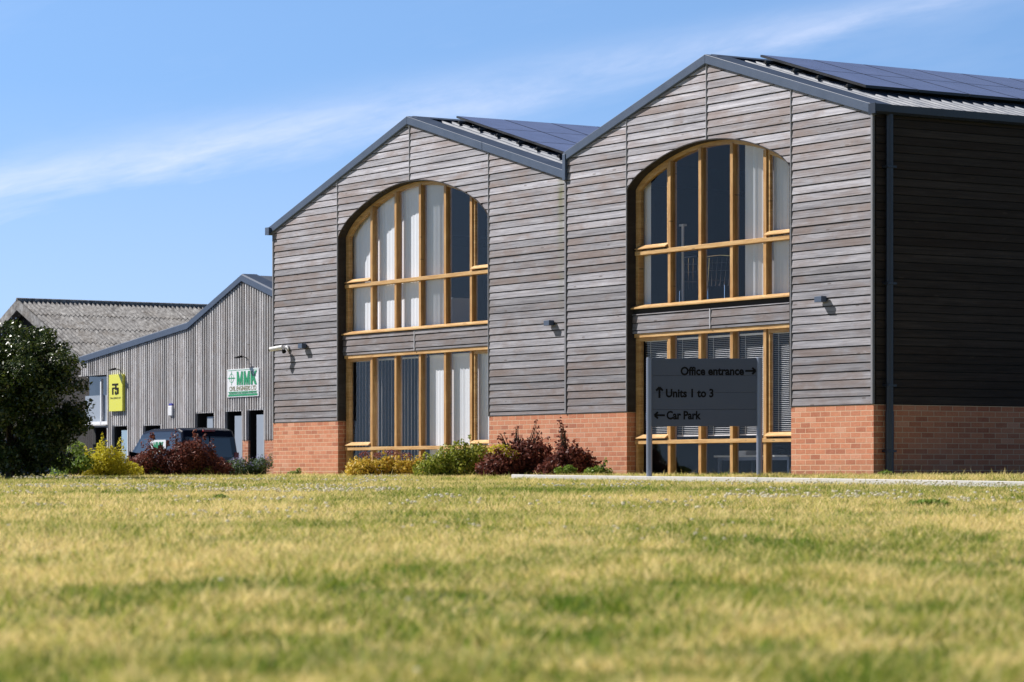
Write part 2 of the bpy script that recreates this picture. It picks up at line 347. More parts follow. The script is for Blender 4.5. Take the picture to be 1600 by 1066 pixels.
M['olive'] = mat('olive_paint', (.16, .15, .03), .5)
M['signgrey'] = metal_mat('dark_sign_face', (.07, .085, .135), .4, 0, .12)
M['postgrey'] = metal_mat('sign_post_grey', (.22, .25, .33), .35, .3, .1)
M['car_navy'] = mat('navy_car_paint', (.006, .008, .02), .2, .0, .5)
M['car_blue'] = mat('dark_blue_car_paint', (.02, .05, .16), .2, .0, .8)
M['carglass'] = mat('dark_glass', (.01, .012, .018), .05, 0, .8)
M['rubber'] = mat('rubber', (.02, .02, .02), .9)
M['red'] = mat('red_lens', (.35, .02, .02), .2)
M['doorblue'] = metal_mat('pale_blue_door', (.30, .42, .52), .4, 0, .1)
M['doorgrey'] = metal_mat('grey_panel', (.30, .34, .40), .4, 0, .1)
M['wire'] = mat('chrome_wire', (.8, .8, .82), .2, .9)
M['maroon'] = mat('maroon_boards', (.10, .03, .025), .8)

# ------------------------------------------------------------------ terrain
YT = [-50, 0, 6.3, 8, 15, 23, 30, 35, 39, 44.5, 50, 57, 62, 68, 75, 2000]
HT = [-.75, -.52, -.455, -.43, -.35, -.27, -.205, -.165, -.125, -.085, -.05, -.035, -.45, -.72, -.78, -.8]
KD = 2.35                         # distance of the path in front of the facade
def terr(X, Y):
    X = np.asarray(X, float); Y = np.asarray(Y, float)
    h = np.interp(Y, YT, HT)
    lx = (X-CX)*SI-(Y-CY)*CO; ly = (X-CX)*CO+(Y-CY)*SI     # facade frame
    near = np.clip((ly+KD)/1.2, 0, 1)*np.clip((lx+19)/2, 0, 1)*np.clip(1-(ly-1)/30, 0, 1)
    h = np.where((ly > -KD), np.maximum(h, h*(1-near)+near*(-.045)), h)
    und = .012*np.sin(X*1.3+Y*.7)+.01*np.sin(X*.6-Y*1.1+2)
    return h+und*np.clip((34-Y)/20, 0, 1)
def vnoise(X, Y, s, seed=0):
    X = X/s+seed*17.3; Y = Y/s+seed*9.1
    xi = np.floor(X).astype(int); yi = np.floor(Y).astype(int); fx = X-xi; fy = Y-yi
    fx = fx*fx*(3-2*fx); fy = fy*fy*(3-2*fy)
    def h(a, b): return np.modf(np.abs(np.sin(a*127.1+b*311.7+seed*74.7)*43758.5453))[0]
    return (h(xi, yi)*(1-fx)+h(xi+1, yi)*fx)*(1-fy)+(h(xi, yi+1)*(1-fx)+h(xi+1, yi+1)*fx)*fy
def greenness(X, Y):
    g = .15*vnoise(X, Y, 1.9, 1)+.22*vnoise(X, Y, .5, 2)+.34*vnoise(X, Y, .16, 3)+.33*vnoise(X, Y, .07, 7)+.10*vnoise(X, Y*.35, 1.2, 5)
    g = (g-.57)*2.6+.37
    for (gx, gy, sx, sy, a) in ((1.3, 31.0, 2.0, 2.0, .45), (.2, 33, 1.2, 1.2, .35), (3.6, 33, 2.2, 1.2, .25), (-6, 38, 2.5, 1.2, .15), (-2.6, 33, 2, 1.0, .2), (-4, 12, 2.2, 1.5, -.15), (-3.5, 15, 2.5, 2.5, -.12), (2.0, 16, 2.2, 2, -.08), (.5, 7.2, .8, .6, .1)):
        g = g+a*np.exp(-((X-gx)/sx)**2-((Y-gy)/sy)**2)
    return np.clip(np.where((np.abs(X) > 18) | (Y > 60) | (Y < -3), .95, g), 0, 1)
def axis(segs):
    out = []
    for a, b, n in segs: out += list(np.linspace(a, b, n, endpoint=False))
    return np.array(out+[segs[-1][1]])
xs = axis([(-900, -60, 8), (-60, -16, 14), (-16, 16, 150), (16, 60, 14), (60, 900, 8)])
ys = axis([(-200, -2, 10), (-2, 60, 260), (60, 110, 40), (110, 1500, 14)])
XX, YY = np.meshgrid(xs, ys); ZZ = terr(XX, YY); nx_, ny_ = len(xs), len(ys)
me = bpy.data.meshes.new('ground')
idx = np.arange(nx_*ny_).reshape(ny_, nx_)
quads = np.stack([idx[:-1, :-1], idx[:-1, 1:], idx[1:, 1:], idx[1:, :-1]], -1).reshape(-1, 4)
def fast_mesh(name, V, Q, smooth=False):
    me = bpy.data.meshes.new(name); k = Q.shape[1]
    me.vertices.add(len(V)); me.vertices.foreach_set('co', V.astype(np.float32).ravel())
    me.loops.add(Q.size); me.loops.foreach_set('vertex_index', Q.astype(np.int32).ravel())
    me.polygons.add(len(Q)); me.polygons.foreach_set('loop_start', (np.arange(len(Q))*k).astype(np.int32))
    me.polygons.foreach_set('loop_total', np.full(len(Q), k, np.int32))
    me.update(calc_edges=True); return me
gm = fast_mesh('ground', np.stack([XX, YY, ZZ], -1).reshape(-1, 3), quads)
a = gm.attributes.new('green', 'FLOAT', 'POINT'); a.data.foreach_set('value', greenness(XX, YY).astype(np.float32).ravel())
gm.materials.append(M['ground']); go = bpy.data.objects.new('ground', gm); C.objects.link(go); tag(go, kind='structure')
for p in gm.polygons: p.use_smooth = True
# asphalt yard behind the lawn
yb = MB()
for i in range(12):
    y0 = 66+i*6; y1 = y0+6
    yb.add([(-60, y0, float(terr(-60, y0))+.012), (-2, y0, float(terr(-2, y0))+.012), (-2, y1, float(terr(-2, y1))+.012), (-60, y1, float(terr(-60, y1))+.012)], [(0, 1, 2, 3)])
tag(yb.build('road', M['asphalt']), kind='structure')
# pale concrete path edge in front of the facade
pb = MB(); ring = []
def pth(s_, d): p = fw(-s_, -d); return (p.x, p.y)
L = []
for i in range(41):
    s_ = 5.75-i*.42
    sag = .10*math.exp(-((i)/1.1)**2)
    a_ = pth(s_, KD+.0-sag); b_ = pth(s_, KD-.28+sag); L.append((a_, b_))
vs = []; fs = []
for (a_, b_) in L:
    za = float(terr(*a_)); zb = max(float(terr(*b_)), za)
    top = za+.078
    vs += [(a_[0], a_[1], za-.1), (a_[0], a_[1], top-.006), (a_[0]+.012*CO, a_[1]+.012*SI, top), (b_[0], b_[1], max(top, zb+.012)), (b_[0], b_[1], za-.1)]
for i in range(len(L)-1):
    for k in range(4): fs.append((i*5+k, i*5+k+1, i*5+5+k+1, i*5+5+k))
fs += [(0, 1, 2, 3, 4), tuple((len(L)-1)*5+k for k in range(5))[::-1]]
pb.add(vs, fs); tag(pb.build('path', M['conc']), kind='structure')

# ------------------------------------------------------------------ office building
BZ = -.05
bld = empty('office_building', fw(0, 0, BZ), ROTZ)
tag(bld, 'grey timber clad office building with two gables, arched windows and a red brick base', 'office building')
OFF = (0, 0, -BZ)
def part(mb, name, m, parent=None, **k):
    return mb.build(name, m, parent or bld, OFF if parent is None else (0, 0, 0), **k)
SR, SL = 7.656, 17.61            # s = -x
RR = (3.86, 6.21, .293)          # ridge s, ridge z, slope
RL = (12.60, 6.18, .305, .275)   # slope left, slope right
def rooftop(s):
    if s <= SR: return RR[1]-RR[2]*abs(s-RR[0])
    return RL[1]-(RL[2]*(s-RL[0]) if s > RL[0] else RL[3]*(RL[0]-s))
WINS = [dict(x0=-15.11, x1=-9.98, spring=4.265, rise=.80, sill=2.53, tr=(3.34, 3.405), sp=(2.13, 2.48), ltr=(.425, .485), mull=[14.135, 13.29, 12.45, 11.61, 10.765]),
        dict(x0=-5.945, x1=-1.85, spring=4.38, rise=.575, sill=2.57, tr=(3.36, 3.425), sp=(2.155, 2.455), ltr=(.46, .52), mull=[5.02, 4.23, 3.44, 2.63])]
def archz(W, x, inset=0.0):
    xc = (W['x0']+W['x1'])/2; hw = (W['x1']-W['x0'])/2-inset
    t = min(1, abs(x-xc)/hw); f = 1-.86*t*t
    if t > .84: f *= math.sqrt(max(0, 1-((t-.84)/.16)**2))
    return W['spring']-(inset*.1)+(W['rise']-inset*.9)*f
BT = .956                        # brick top
PITCH = .1155
def strip_board(mb, us, tops, bots, zr, mp, d0=.026, d1=.012):
    n = len(us); vs = []
    for u, t, b in zip(us, tops, bots):
        dt = d0+(d1-d0)*(t-zr)/PITCH; db = d0+(d1-d0)*(b-zr)/PITCH
        vs += [mp(u, t, dt), mp(u, b, db), mp(u, b, 0), mp(u, t, 0)]
    fs = []
    for i in range(n-1):
        for k in range(4): fs.append((i*4+k, i*4+(k+1) % 4, i*4+4+(k+1) % 4, i*4+4+k))
    fs += [(0, 3, 2, 1), ((n-1)*4, (n-1)*4+1, (n-1)*4+2, (n-1)*4+3)]
    mb.add(vs, fs)
def clad(mb, u0, u1, z0, z1, topf, botf, mp, zref, step=.06):
    k0 = int(math.floor((z0-zref)/PITCH))
    k1 = int(math.ceil((z1-zref)/PITCH))
    for k in range(k0, k1):
        zr = zref+k*PITCH; a = max(z0, zr); b = min(z1, zr+PITCH-.013)
        if b-a < .01: continue
        n = max(2, int((u1-u0)/step)+1); us = np.linspace(u0, u1, n)
        run = []
        jit = random.uniform(-.002, .003)
        def flush():
            if len(run) > 1:
                r = run
                if all(abs(x[1]-b) < 1e-6 and abs(x[2]-a) < 1e-6 for x in r): r = [r[0], r[-1]]
                strip_board(mb, [x[0] for x in r], [x[1] for x in r], [x[2] for x in r], zr, mp, .026+jit, .012+jit)
        for u in us:
            t = min(b, topf(u)); bo = max(a, botf(u))
            if t-bo > .004: run.append((u, t, bo))
            else:
                flush(); run = []
        flush()
front = lambda u, z, d: (u, -d, z)
def wtop(x): return rooftop(-x)-.10
panels = [(-1.83+.02, -.035), (-3.87+.016, -1.83-.02), (-5.955+.02, -3.87-.016), (-7.63, -5.955-.02),
          (-9.98+.02, -7.68), (-12.565+.016, -9.98-.02), (-15.13+.02, -12.565-.016), (-17.585, -15.13-.02)]
def winbot(x):
    for W in WINS:
        if W['x0']-.001 <= x <= W['x1']+.001: return archz(W, x)
    return -9
for i, (a_, b_) in enumerate(panels):
    W = WINS[0] if a_ < -7.66 else WINS[1]
    mb = MB(); zref = BT+.012+(0 if W is WINS[1] else -.05)
    iswin = W['x0']-.05 < a_ and b_ < W['x1']+.05 and (b_-a_) > 1.9 and (i in (1, 2, 5, 6))
    clad(mb, a_, b_, (W['spring']-.05 if iswin else BT+.012), 6.3, wtop, winbot if iswin else (lambda x: -9), front, zref)
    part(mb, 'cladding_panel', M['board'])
# joint trims (vertical)
for s_, zb in ((1.83, BT+.01), (3.87, 4.96), (5.955, BT+.01), (9.98, BT+.01), (12.565, 5.06), (15.13, BT+.01)):
    mb = MB(); zt = wtop(-s_)
    mb.box(-s_-.013, -s_+.013, -.03, .0, zb, zt); mb.box(-s_-.004, -s_+.004, -.036, -.03, zb, zt)
    part(mb, 'joint_trim', M['trim'])
for s_, zt in ((0.012, 4.98), (SR, 4.75), (SL-.012, 4.55)):
    mb = MB(); mb.box(-s_-.021, -s_+.018, -.037, .0, BT+.01, zt); part(mb, 'corner_trim', M['trim2'])
# core wall with openings
mb = MB()
def core(x0, x1, z0f, z1f, step=.1, y0=0.001, y1=.2):
    n = max(2, int((x1-x0)/step)+1); us = np.linspace(x0, x1, n)
    mb.strip([(u, z1f(u)) for u in us], [(u, z0f(u)) for u in us], y0, y1)
for (x0, x1) in ((-17.6, WINS[0]['x0']), (WINS[0]['x1'], WINS[1]['x0']), (WINS[1]['x1'], -.012)):
    if x0 < -7.656 < x1:
        core(x0, -7.66, lambda u: BT, wtop); core(-7.652, x1, lambda u: BT, wtop)
    else: core(x0, x1, lambda u: BT, wtop)
for W in WINS:
    core(W['x0'], W['x1'], lambda u: archz(W, u), wtop, .05)
part(mb, 'wall_core', M['core'])
# reveal lining of each opening
for W in WINS:
    mb = MB(); us = np.linspace(W['x0'], W['x1'], 60)
    o = [(W['x0']-.0, BT)]+[(u, archz(W, u)+.003) for u in us]+[(W['x1'], BT)]
    inn = [(W['x0']+.012, BT)]+[(u, archz(W, min(max(u, W['x0']+.012), W['x1']-.012), .012)-.002) for u in np.linspace(W['x0']+.012, W['x1']-.012, 60)]+[(W['x1']-.012, BT)]
    mb.strip(o, inn, -.028, .215)
    part(mb, 'window_reveal', M['reveal'])
# brick base
for (x0, x1) in ((-17.62, -15.13), (-9.98, -5.965), (-1.84, 0)):
    mb = MB(); mb.box(x0, x1, -.012, .215, BZ-.25, BT); part(mb, 'brick_wall', M['brick'])
mb = MB(); mb.box(-.21, .0, .217, 14, BZ-.25, BT); part(mb, 'brick_wall', M['brick'])
mb = MB(); mb.box(-17.62, -17.4, .217, 14, BZ-.9, BT); part(mb, 'brick_wall', M['brick'])
# dark drip line over the bricks
for (x0, x1) in ((-17.6, -15.13), (-9.98, -5.955), (-1.83, -.0)):
    mb = MB(); mb.box(x0, x1, -.02, .0, BT+.0015, BT+.011); part(mb, 'drip_flashing', M['rail'])
# side walls
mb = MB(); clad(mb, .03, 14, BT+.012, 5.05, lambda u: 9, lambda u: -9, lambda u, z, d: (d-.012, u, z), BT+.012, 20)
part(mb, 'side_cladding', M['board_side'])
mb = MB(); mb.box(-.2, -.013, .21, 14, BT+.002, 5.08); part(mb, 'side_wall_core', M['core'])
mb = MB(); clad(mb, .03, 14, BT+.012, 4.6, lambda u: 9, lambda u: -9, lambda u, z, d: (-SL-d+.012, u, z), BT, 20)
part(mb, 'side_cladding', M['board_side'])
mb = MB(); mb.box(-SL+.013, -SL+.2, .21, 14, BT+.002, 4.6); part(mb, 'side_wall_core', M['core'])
# interior shell
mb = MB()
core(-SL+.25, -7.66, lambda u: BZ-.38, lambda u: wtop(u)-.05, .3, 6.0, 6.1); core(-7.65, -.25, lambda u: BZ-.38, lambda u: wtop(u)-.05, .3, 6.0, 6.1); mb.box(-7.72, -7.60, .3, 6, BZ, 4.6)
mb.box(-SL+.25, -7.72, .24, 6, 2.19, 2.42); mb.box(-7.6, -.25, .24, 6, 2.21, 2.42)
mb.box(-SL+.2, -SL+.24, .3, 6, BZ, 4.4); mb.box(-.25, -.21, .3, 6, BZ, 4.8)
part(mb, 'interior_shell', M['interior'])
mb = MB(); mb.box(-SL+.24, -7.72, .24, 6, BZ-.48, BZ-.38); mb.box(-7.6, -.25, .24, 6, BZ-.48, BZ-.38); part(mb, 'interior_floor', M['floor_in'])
mb = MB(); mb.box(-SL, 0, 14, 14.1, BZ-.6, 4.7); part(mb, 'rear_wall', M['brick'])
# roofs
DEP = 14.2
def roof(sr, zr, se, slope, name='roof_slope'):
    mb = MB(); sg = 1 if se < sr else -1
    xr, xe = -sr, -se; zt = zr-.045; ze = zt-slope*abs(se-sr)
    prof = []; y = -.0
    while y < DEP:
        prof += [(y, 0), (y+.13, 0), (y+.145, .032), (y+.185, .032), (y+.2, 0)]; y += .2
    p2 = []
    for q_ in prof:
        if not p2 or q_ != p2[-1]: p2.append(q_)
    n = len(p2); vs = [(xr, y, zt+h) for y, h in p2]+[(xe, y, ze+h) for y, h in p2]
    mb.add(vs, [(i, i+1, n+i+1, n+i) for i in range(n-1)])
    mb.add([(xr, 0, zt-.05), (xe, 0, ze-.05), (xe, DEP, ze-.05), (xr, DEP, zt-.05)], [(0, 1, 2, 3)])
    mb.add([(xr, DEP, zt+.03), (xe, DEP, ze+.03), (xe, DEP, ze-.05), (xr, DEP, zt-.05)], [(0, 1, 2, 3)])
    o = part(mb, name, M['sheet'])
    return o
roof(RR[0], RR[1], -.07, RR[2]); roof(RR[0], RR[1], SR+.0, RR[2])
roof(RL[0], RL[1], SR+.02, RL[3]); roof(RL[0], RL[1], SL+.06, RL[2])
mb = MB()
for (sr, zr) in ((RR[0], RR[1]), (RL[0], RL[1])):
    mb.hull([(-sr-.15, .06, zr-.035), (-sr, .06, zr+.012), (-sr+.15, .06, zr-.035), (-sr, .06, zr-.06)], [(-sr-.15, DEP, zr-.035), (-sr, DEP, zr+.012), (-sr+.15, DEP, zr-.035), (-sr, DEP, zr-.06)])
part(mb, 'ridge_cap', M['slate_metal'])
# gable verges: barge face + top cap (profile swept along slope)
def verge(s0, z0, s1, z1):
    mb = MB(); hf = .135
    def ring(s_, z): return [(-s_, -.060, z-hf), (-s_, -.062, z), (-s_, .30, z+.012), (-s_, .32, z-.05), (-s_, -.03, z-hf-.012)]
    mb.hull(ring(s0, z0), ring(s1, z1)); return part(mb, 'verge_flashing', M['slate_metal'], bevel=.006)
verge(-.06, RR[1]-RR[2]*(RR[0]+.06), RR[0], RR[1])
verge(RR[0], RR[1], SR+.03, rooftop(SR-.001))
mid = (RL[0]+SR)/2
verge(SR-.0, rooftop(SR+.001), mid-.003, rooftop(mid)); verge(mid+.003, rooftop(mid), RL[0], RL[1])
verge(RL[0], RL[1], SL+.10, RL[1]-RL[2]*(SL+.10-RL[0]))
zt = rooftop(SR-.001); zb = rooftop(SR+.001)-.16
mb = MB(); mb.box(-SR-.035, -SR+.05, -.072, .13, zb, zt-.02); part(mb, 'valley_flashing', M['slate_metal'], bevel=.006)
mb = MB(); mb.box(-SR-.03, -SR, .13, DEP, zb, zt-.05); part(mb, 'valley_upstand', M['slate_metal'])
# gutters
mb = MB(); ze = 5.06
gp = [(0, 0), (.0, -.02), (.02, -.10), (.05, -.13), (.12, -.13), (.145, -.10), (.15, 0), (.14, 0), (.13, -.09), (.02, -.09), (.01, 0)]
mb.hull([(x+.012, -.10, ze+z) for x, z in gp], [(x+.012, DEP, ze+z) for x, z in gp]); mb.box(.014, .16, -.115, -.1, ze-.13, ze+.01)
part(mb, 'gutter', M['dark_pipe'])
mb = MB(); mb.box(-.015, .01, -.02, DEP, 4.93, 5.05); part(mb, 'fascia', M['dark_pipe'])
mb = MB(); ze = 4.60
mb.hull([(-SL-x-.0, -.10, ze+z) for x, z in gp], [(-SL-x-.0, DEP, ze+z) for x, z in gp]); mb.box(-SL-.15, -SL, -.115, -.1, ze-.13, ze+.01); part(mb, 'gutter', M['slate_metal'])
# downpipe on the side wall
mb = MB(); cx_, cy_ = .085, .20
mb.tube([(cx_, cy_, 4.95), (cx_, cy_, .86)], .052, 14); mb.tube([(cx_, cy_, .86), (cx_, cy_, .80), (cx_, cy_, BZ-.05)], [.062, .062, .058], 14)
dp = part(mb, 'downpipe', M['dark_pipe'], smooth=False)
for z in (4.2, 2.6, 1.2, .3):
    mb = MB(); mb.box(.012, .15, cy_-.075, cy_+.075, z, z+.03); mb.build('bracket', M['dark_pipe'], dp)
# solar arrays
def solar(sr, zr, slope, tops, cols):
    ca = math.cos(math.atan(slope)); first = None; rl = MB()
    for (t0) in tops:
        t1 = t0-1.235
        for c in range(cols):
            y0 = .86+c*.975; y1 = y0+.96
            mb = MB(); dz = .085
            def z_(s_): return zr-slope*(sr-s_)+dz
            vs = [(-t0, y0, z_(t0)), (-t1, y0, z_(t1)), (-t1, y1, z_(t1)), (-t0, y1, z_(t0))]
            mb.hull([(x, y, z-.035) for x, y, z in vs], vs)
            o = part(mb, 'solar_panel', M['rail'])
            f = MB(); e = .012
            f.add([(-t0+e, y0+e, z_(t0-e)+.003), (-t1-e, y0+e, z_(t1+e)+.003), (-t1-e, y1-e, z_(t1+e)+.003), (-t0+e, y1-e, z_(t0-e)+.003)], [(0, 1, 2, 3)])
            f.build('cell_face', M['pv'], o)
        # rails under the row
        for k in (.25, .8):
            s_ = t0-1.235*k; z = zr-slope*(sr-s_)
            rl.box(-s_-.02, -s_+.02, .72, .86+cols*.975, z-.01, z+.045)
            rl.box(-s_-.035, -s_+.035, .70, .86, z+.0, z+.025)
    part(rl, 'mounting_rail', M['rail'])
solar(RR[0], RR[1], RR[2], (3.72, 2.48), 12)
solar(RL[0], RL[1], RL[3], (12.46, 11.22, 9.98), 8)

# windows
def window(W, upper):
    x0, x1 = W['x0']+.012, W['x1']-.012
    z0 = W['sill'] if upper else BZ; tr = W['tr'] if upper else W['ltr']
    ztop = None if upper else W['sp'][0]
    fr = MB(); fw_ = .062
    if upper:
        us = np.linspace(x0, x1, 60)
        o = [(x0, z0)]+[(u, archz(W, u, .012)-.001) for u in us]+[(x1, z0)]
        ui = np.linspace(x0+fw_, x1-fw_, 60)
        i_ = [(x0+fw_, z0)]+[(u, archz(W, u, .012+fw_)-.004) for u in ui]+[(x1-fw_, z0)]
        fr.strip(o, i_, .135, .24)
        topf = lambda x: archz(W, x, .012+fw_)+.01
    else:
        fr.box(x0, x0+fw_, .135, .24, z0, ztop-.06); fr.box(x1-fw_, x1, .135, .24, z0, ztop-.06)
        topf = lambda x: ztop-.055
    root = part(fr, 'window', M['oak'])
    def sub(mb, n, m=M['oak'], **k): return mb.build(n, m, root, **k)
    if not upper:
        mb = MB(); mb.box(x0+.03, x1, .085, .21, ztop-.058, ztop-.002); sub(mb, 'head_rail')
    for s_ in W['mull']:
        x = -s_; mb = MB(); zt_ = min(topf(x-.04), topf(x+.04))
        mb.box(x-.034, x+.034, .115, .225, z0+.01, tr[0]-.001); mb.box(x-.034, x+.034, .115, .236, tr[1]+.001, zt_)
        sub(mb, 'mullion', M['oak_v'])
    xsm = [x0+fw_]+[-s_ for s_ in W['mull']]+[x1-fw_]
    mb = MB(); mb.box(x0+.03, x1, .093, .234, tr[0], tr[1]); sub(mb, 'transom', bevel=.004)
    if upper:
        mb = MB(); mb.prismx([(.035, z0-.035), (.035, z0-.012), (.13, z0+.028), (.2, z0+.028), (.2, z0-.035)], x0+.0, x1); sub(mb, 'sill', bevel=.003)
    # casements at both ends
    for k in (0, len(xsm)-2):
        a_ = xsm[k]+(0 if k == 0 else .044); b_ = xsm[k+1]-(.044 if k == 0 else 0); mb = MB(); cw = .045
        zb_ = tr[1]+.012
        if upper:
            ua = np.linspace(a_, b_, 14); ub = np.linspace(a_+cw, b_-cw, 14)
            mb.strip([(a_, zb_)]+[(u, topf(u)-.012) for u in ua]+[(b_, zb_)], [(a_+cw, zb_)]+[(u, topf(u)-.02-cw) for u in ub]+[(b_-cw, zb_)], .14, .2)
        else:
            mb.box(a_, a_+cw, .14, .2, zb_, ztop-.06); mb.box(b_-cw, b_, .14, .2, zb_, ztop-.06); mb.box(a_+cw, b_-cw, .142, .2, ztop-.115, ztop-.06)
        mb.prismx([(.07, zb_+.012), (.07, zb_+.024), (.14, zb_+.075), (.2, zb_+.075), (.2, zb_+.012)], a_, b_)
        sub(mb, 'casement')
    for k in range(len(xsm)-1):
        a_, b_ = xsm[k], xsm[k+1]; e = .03
        mb = MB(); mb.box(a_+e, b_-e, .158, .163, z0+.02, tr[0]-.005); sub(mb, 'pane', M['glass'])
        mb = MB(); ua = np.linspace(a_+e, b_-e, 12)
        mb.strip([(u, topf(u)-.01) for u in ua], [(u, tr[1]+.01) for u in ua], .158, .163); sub(mb, 'pane', M['glass'])
    return root
for W in WINS:
    up_ = window(W, True); lo_ = window(W, False)
    # spandrel between floors
    mb = MB(); xm = (W['x0']+W['x1'])/2; z0, z1 = W['sp']
    for (a_, b_) in ((W['x0']+.02, xm-.016), (xm+.016, W['x1']-.012)):
        clad(mb, a_, b_, z0+.004, z1, lambda x: 9, lambda x: -9, lambda u, z, d: (u, .085-d, z), z0-.06, 9)
    part(mb, 'spandrel_panel', M['board'])
    mb = MB(); mb.box(W['x0']+.013, W['x1']-.013, .086, .2, z0, W['sill']-.036); part(mb, 'spandrel_core', M['core'])
    mb = MB(); mb.box(xm-.012, xm+.012, .055, .086, z0+.004, z1); part(mb, 'joint_trim', M['trim'])
# green algae streak under the valley is in the boards' own colour: a thin weathered cover board
# ------------------------------------------------------------------ blinds and things seen through the glass
def placed(name, x, y, z): return empty(name, fw(x, y, z), ROTZ)
def vblind(x0, x1, z0, z1, pitch, ang, y, label, width=.12, jit=5):
    """vertical slats hanging from a head rail"""
    r = placed('vertical_blind', (x0+x1)/2, y, z0); xc = (x0+x1)/2
    mb = MB(); x = x0+pitch/2-xc
    while x < x1-xc:
        a_ = R(ang+random.uniform(-jit, jit)); dx, dy = math.cos(a_)*width/2, math.sin(a_)*width/2
        zt_ = (z1(x+xc) if callable(z1) else z1)-z0-.03; b0 = random.uniform(0, .012)
        mb.add([(x-dx, -dy, b0), (x, .006, b0), (x+dx, dy, b0), (x-dx, -dy, zt_), (x, .006, zt_), (x+dx, dy, zt_)], [(0, 1, 4, 3), (1, 2, 5, 4)])
        x += pitch
    mb.build('slats', M['blind'], r)
    mb = MB(); zz = (min(z1(x0), z1(x1)) if callable(z1) else z1)-z0; mb.box(x0-xc, x1-xc, -.02, .02, zz-.03, zz); mb.build('head_rail', M['blind'], r)
    tag(r, label, 'blind', 'vertical blinds in the windows'); return r
W0, W1 = WINS
az0 = lambda x: archz(W0, x, .08)-.04
az1 = lambda x: archz(W1, x, .08)-.04
vblind(-15.25, -14.27, W0['sill']+.03, 5.06, .112, 3, .27, 'closed pale blind in the narrow first pane of the left arched window')
vblind(-14.24, -13.42, W0['sill']+.03, 5.06, .112, 3, .27, 'closed white blind in second pane from left of the left arched window')
vblind(-13.4, -12.5, W0['sill']+.03, 5.06, .112, 3, .27, 'closed white blind in third pane from left of the left arched window')
vblind(-12.42, -11.78, W0['sill']+.03, 5.06, .075, 28, .27, 'half turned white blind in fourth pane of the left arched window')
vblind(-15.4, -12.62, .0, 2.05, .115, 149, .36, 'edge on slats in the three dark left panes of the left ground floor window', jit=6)
vblind(-12.35, -10.1, .0, 2.05, .10, 8, .27, 'closed white blind filling the right half of the left ground floor window')
vblind(-6.12, -5.8, W1['sill']+.03, 4.95, .09, 20, .27, 'thin bunch of slats at the left edge of the right arched window')
vblind(-3.25, -2.86, W1['sill']+.03, 4.95, .062, 25, .27, 'white slats gathered behind the fourth pane of the right arched window')
vblind(-2.64, -1.95, W1['sill']+.03, 4.95, .075, 25, .27, 'white slats behind the last right pane of the right arched window')
# venetian blinds, one per pane
xs_ = [-5.87]+[-s_ for s_ in W1['mull']]+[-1.87]
vl = ['white venetian blind in the leftmost narrow pane behind the grey direction sign',
      'white venetian blind in second pane from left behind the grey direction sign',
      'white venetian blind in third pane from left behind the grey direction sign',
      'white venetian blind behind the right end of the grey direction sign',
      'full length white venetian blind in the pane beside the right brick pier']
for k in range(5):
    a_, b_ = xs_[k]+.05, xs_[k+1]-.05; zt_, zb_ = 2.06, .57
    r = placed('venetian_blind', (a_+b_)/2, .245, zb_); hw = (b_-a_)/2; mb = MB(); z = .03
    while z < zt_-zb_-.03:
        mb.add([(-hw, -.012, z+.004), (hw, -.012, z+.004), (hw, .0, z+.0075), (-hw, .0, z+.0075), (hw, .012, z+.003), (-hw, .012, z+.003)], [(0, 1, 2, 3), (3, 2, 4, 5)]); z += .0275
    mb.build('slats', M['blind'], r)
    mb = MB(); mb.box(-hw, hw, -.015, .015, zt_-zb_-.03, zt_-zb_); mb.box(-hw, hw, -.012, .012, 0, .016); mb.build('rail', M['blind'], r)
    mb = MB()
    for f in (-.6, .6): mb.box(hw*f-.003, hw*f+.003, -.016, -.014, .0, zt_-zb_)
    mb.build('cord', M['blind'], r)
    tag(r, vl[k], 'blind', 'venetian blinds on the ground floor')
# objects indoors
r = placed('post', -5.55, .75, 2.42); mb = MB(); mb.tube([(0, 0, 0), (0, 0, 1.42)], .022, 10); mb.build('pole', M['white'], r); mb = MB(); mb.box(-.06, .06, -.03, .03, 1.40, 1.43); mb.build('cap', M['white'], r)
mb = MB(); mb.box(-.12, .12, -.12, .12, 0, .015); mb.build('base', M['white'], r); tag(r, 'thin white upright pole standing behind the second pane of the right arched window', 'pole')
def wchair():
    r = placed('wire_chair', 0, 0, 0); mb = MB()
    for sx in (-.2, .2):
        mb.tube([(sx, .2, 0), (sx, .18, .42), (sx*1.05, .30, .92)], .009, 6); mb.tube([(sx, -.2, 0), (sx, -.2, .44), (sx, .2, .44)], .009, 6)
    mb.tube([(-.21, .30, .92), (0, .33, .94), (.21, .30, .92)], .009, 6); mb.build('frame', M['wire'], r)
    mb = MB()
    for k in range(6):
        x = -.18+k*.072; mb.tube([(x, -.2, .45), (x*.9, 0, .43), (x*.9, .17, .45), (x, .24, .68), (x*1.05, .31, .91)], .004, 5)
    for z in (.55, .7, .82): mb.tube([(-.2, .2+(z-.45)*.22, z), (0, .24+(z-.45)*.22, z), (.2, .2+(z-.45)*.22, z)], .004, 5)
    mb.build('wire_seat', M['wire'], r); return r
wc = wchair(); tag(wc, 'chrome wire chair behind the third pane of the right arched window', 'chair', 'wire chairs upstairs'); wc.location = fw(-4.85, .85, 2.42); wc.rotation_euler.z = ROTZ+R(40)
wc2 = copy_tree(wc); wc2.location = fw(-5.75, 1.1, 2.42); wc2.rotation_euler.z = ROTZ+R(-120); wc2['label'] = 'chrome wire chair beside the white pole in the right arched window'
r = placed('filing_cabinet', -12.35, .75, 2.42); mb = MB(); mb.box(-.28, .28, -.22, .22, 0, .62); mb.build('carcass', M['white'], r, bevel=.008)
mb = MB()
for z in (.03, .33): mb.box(-.265, .265, -.235, -.222, z, z+.27)
mb.build('drawer', M['white'], r); tag(r, 'white filing cabinet behind the dark fifth pane of the left arched window', 'cabinet')
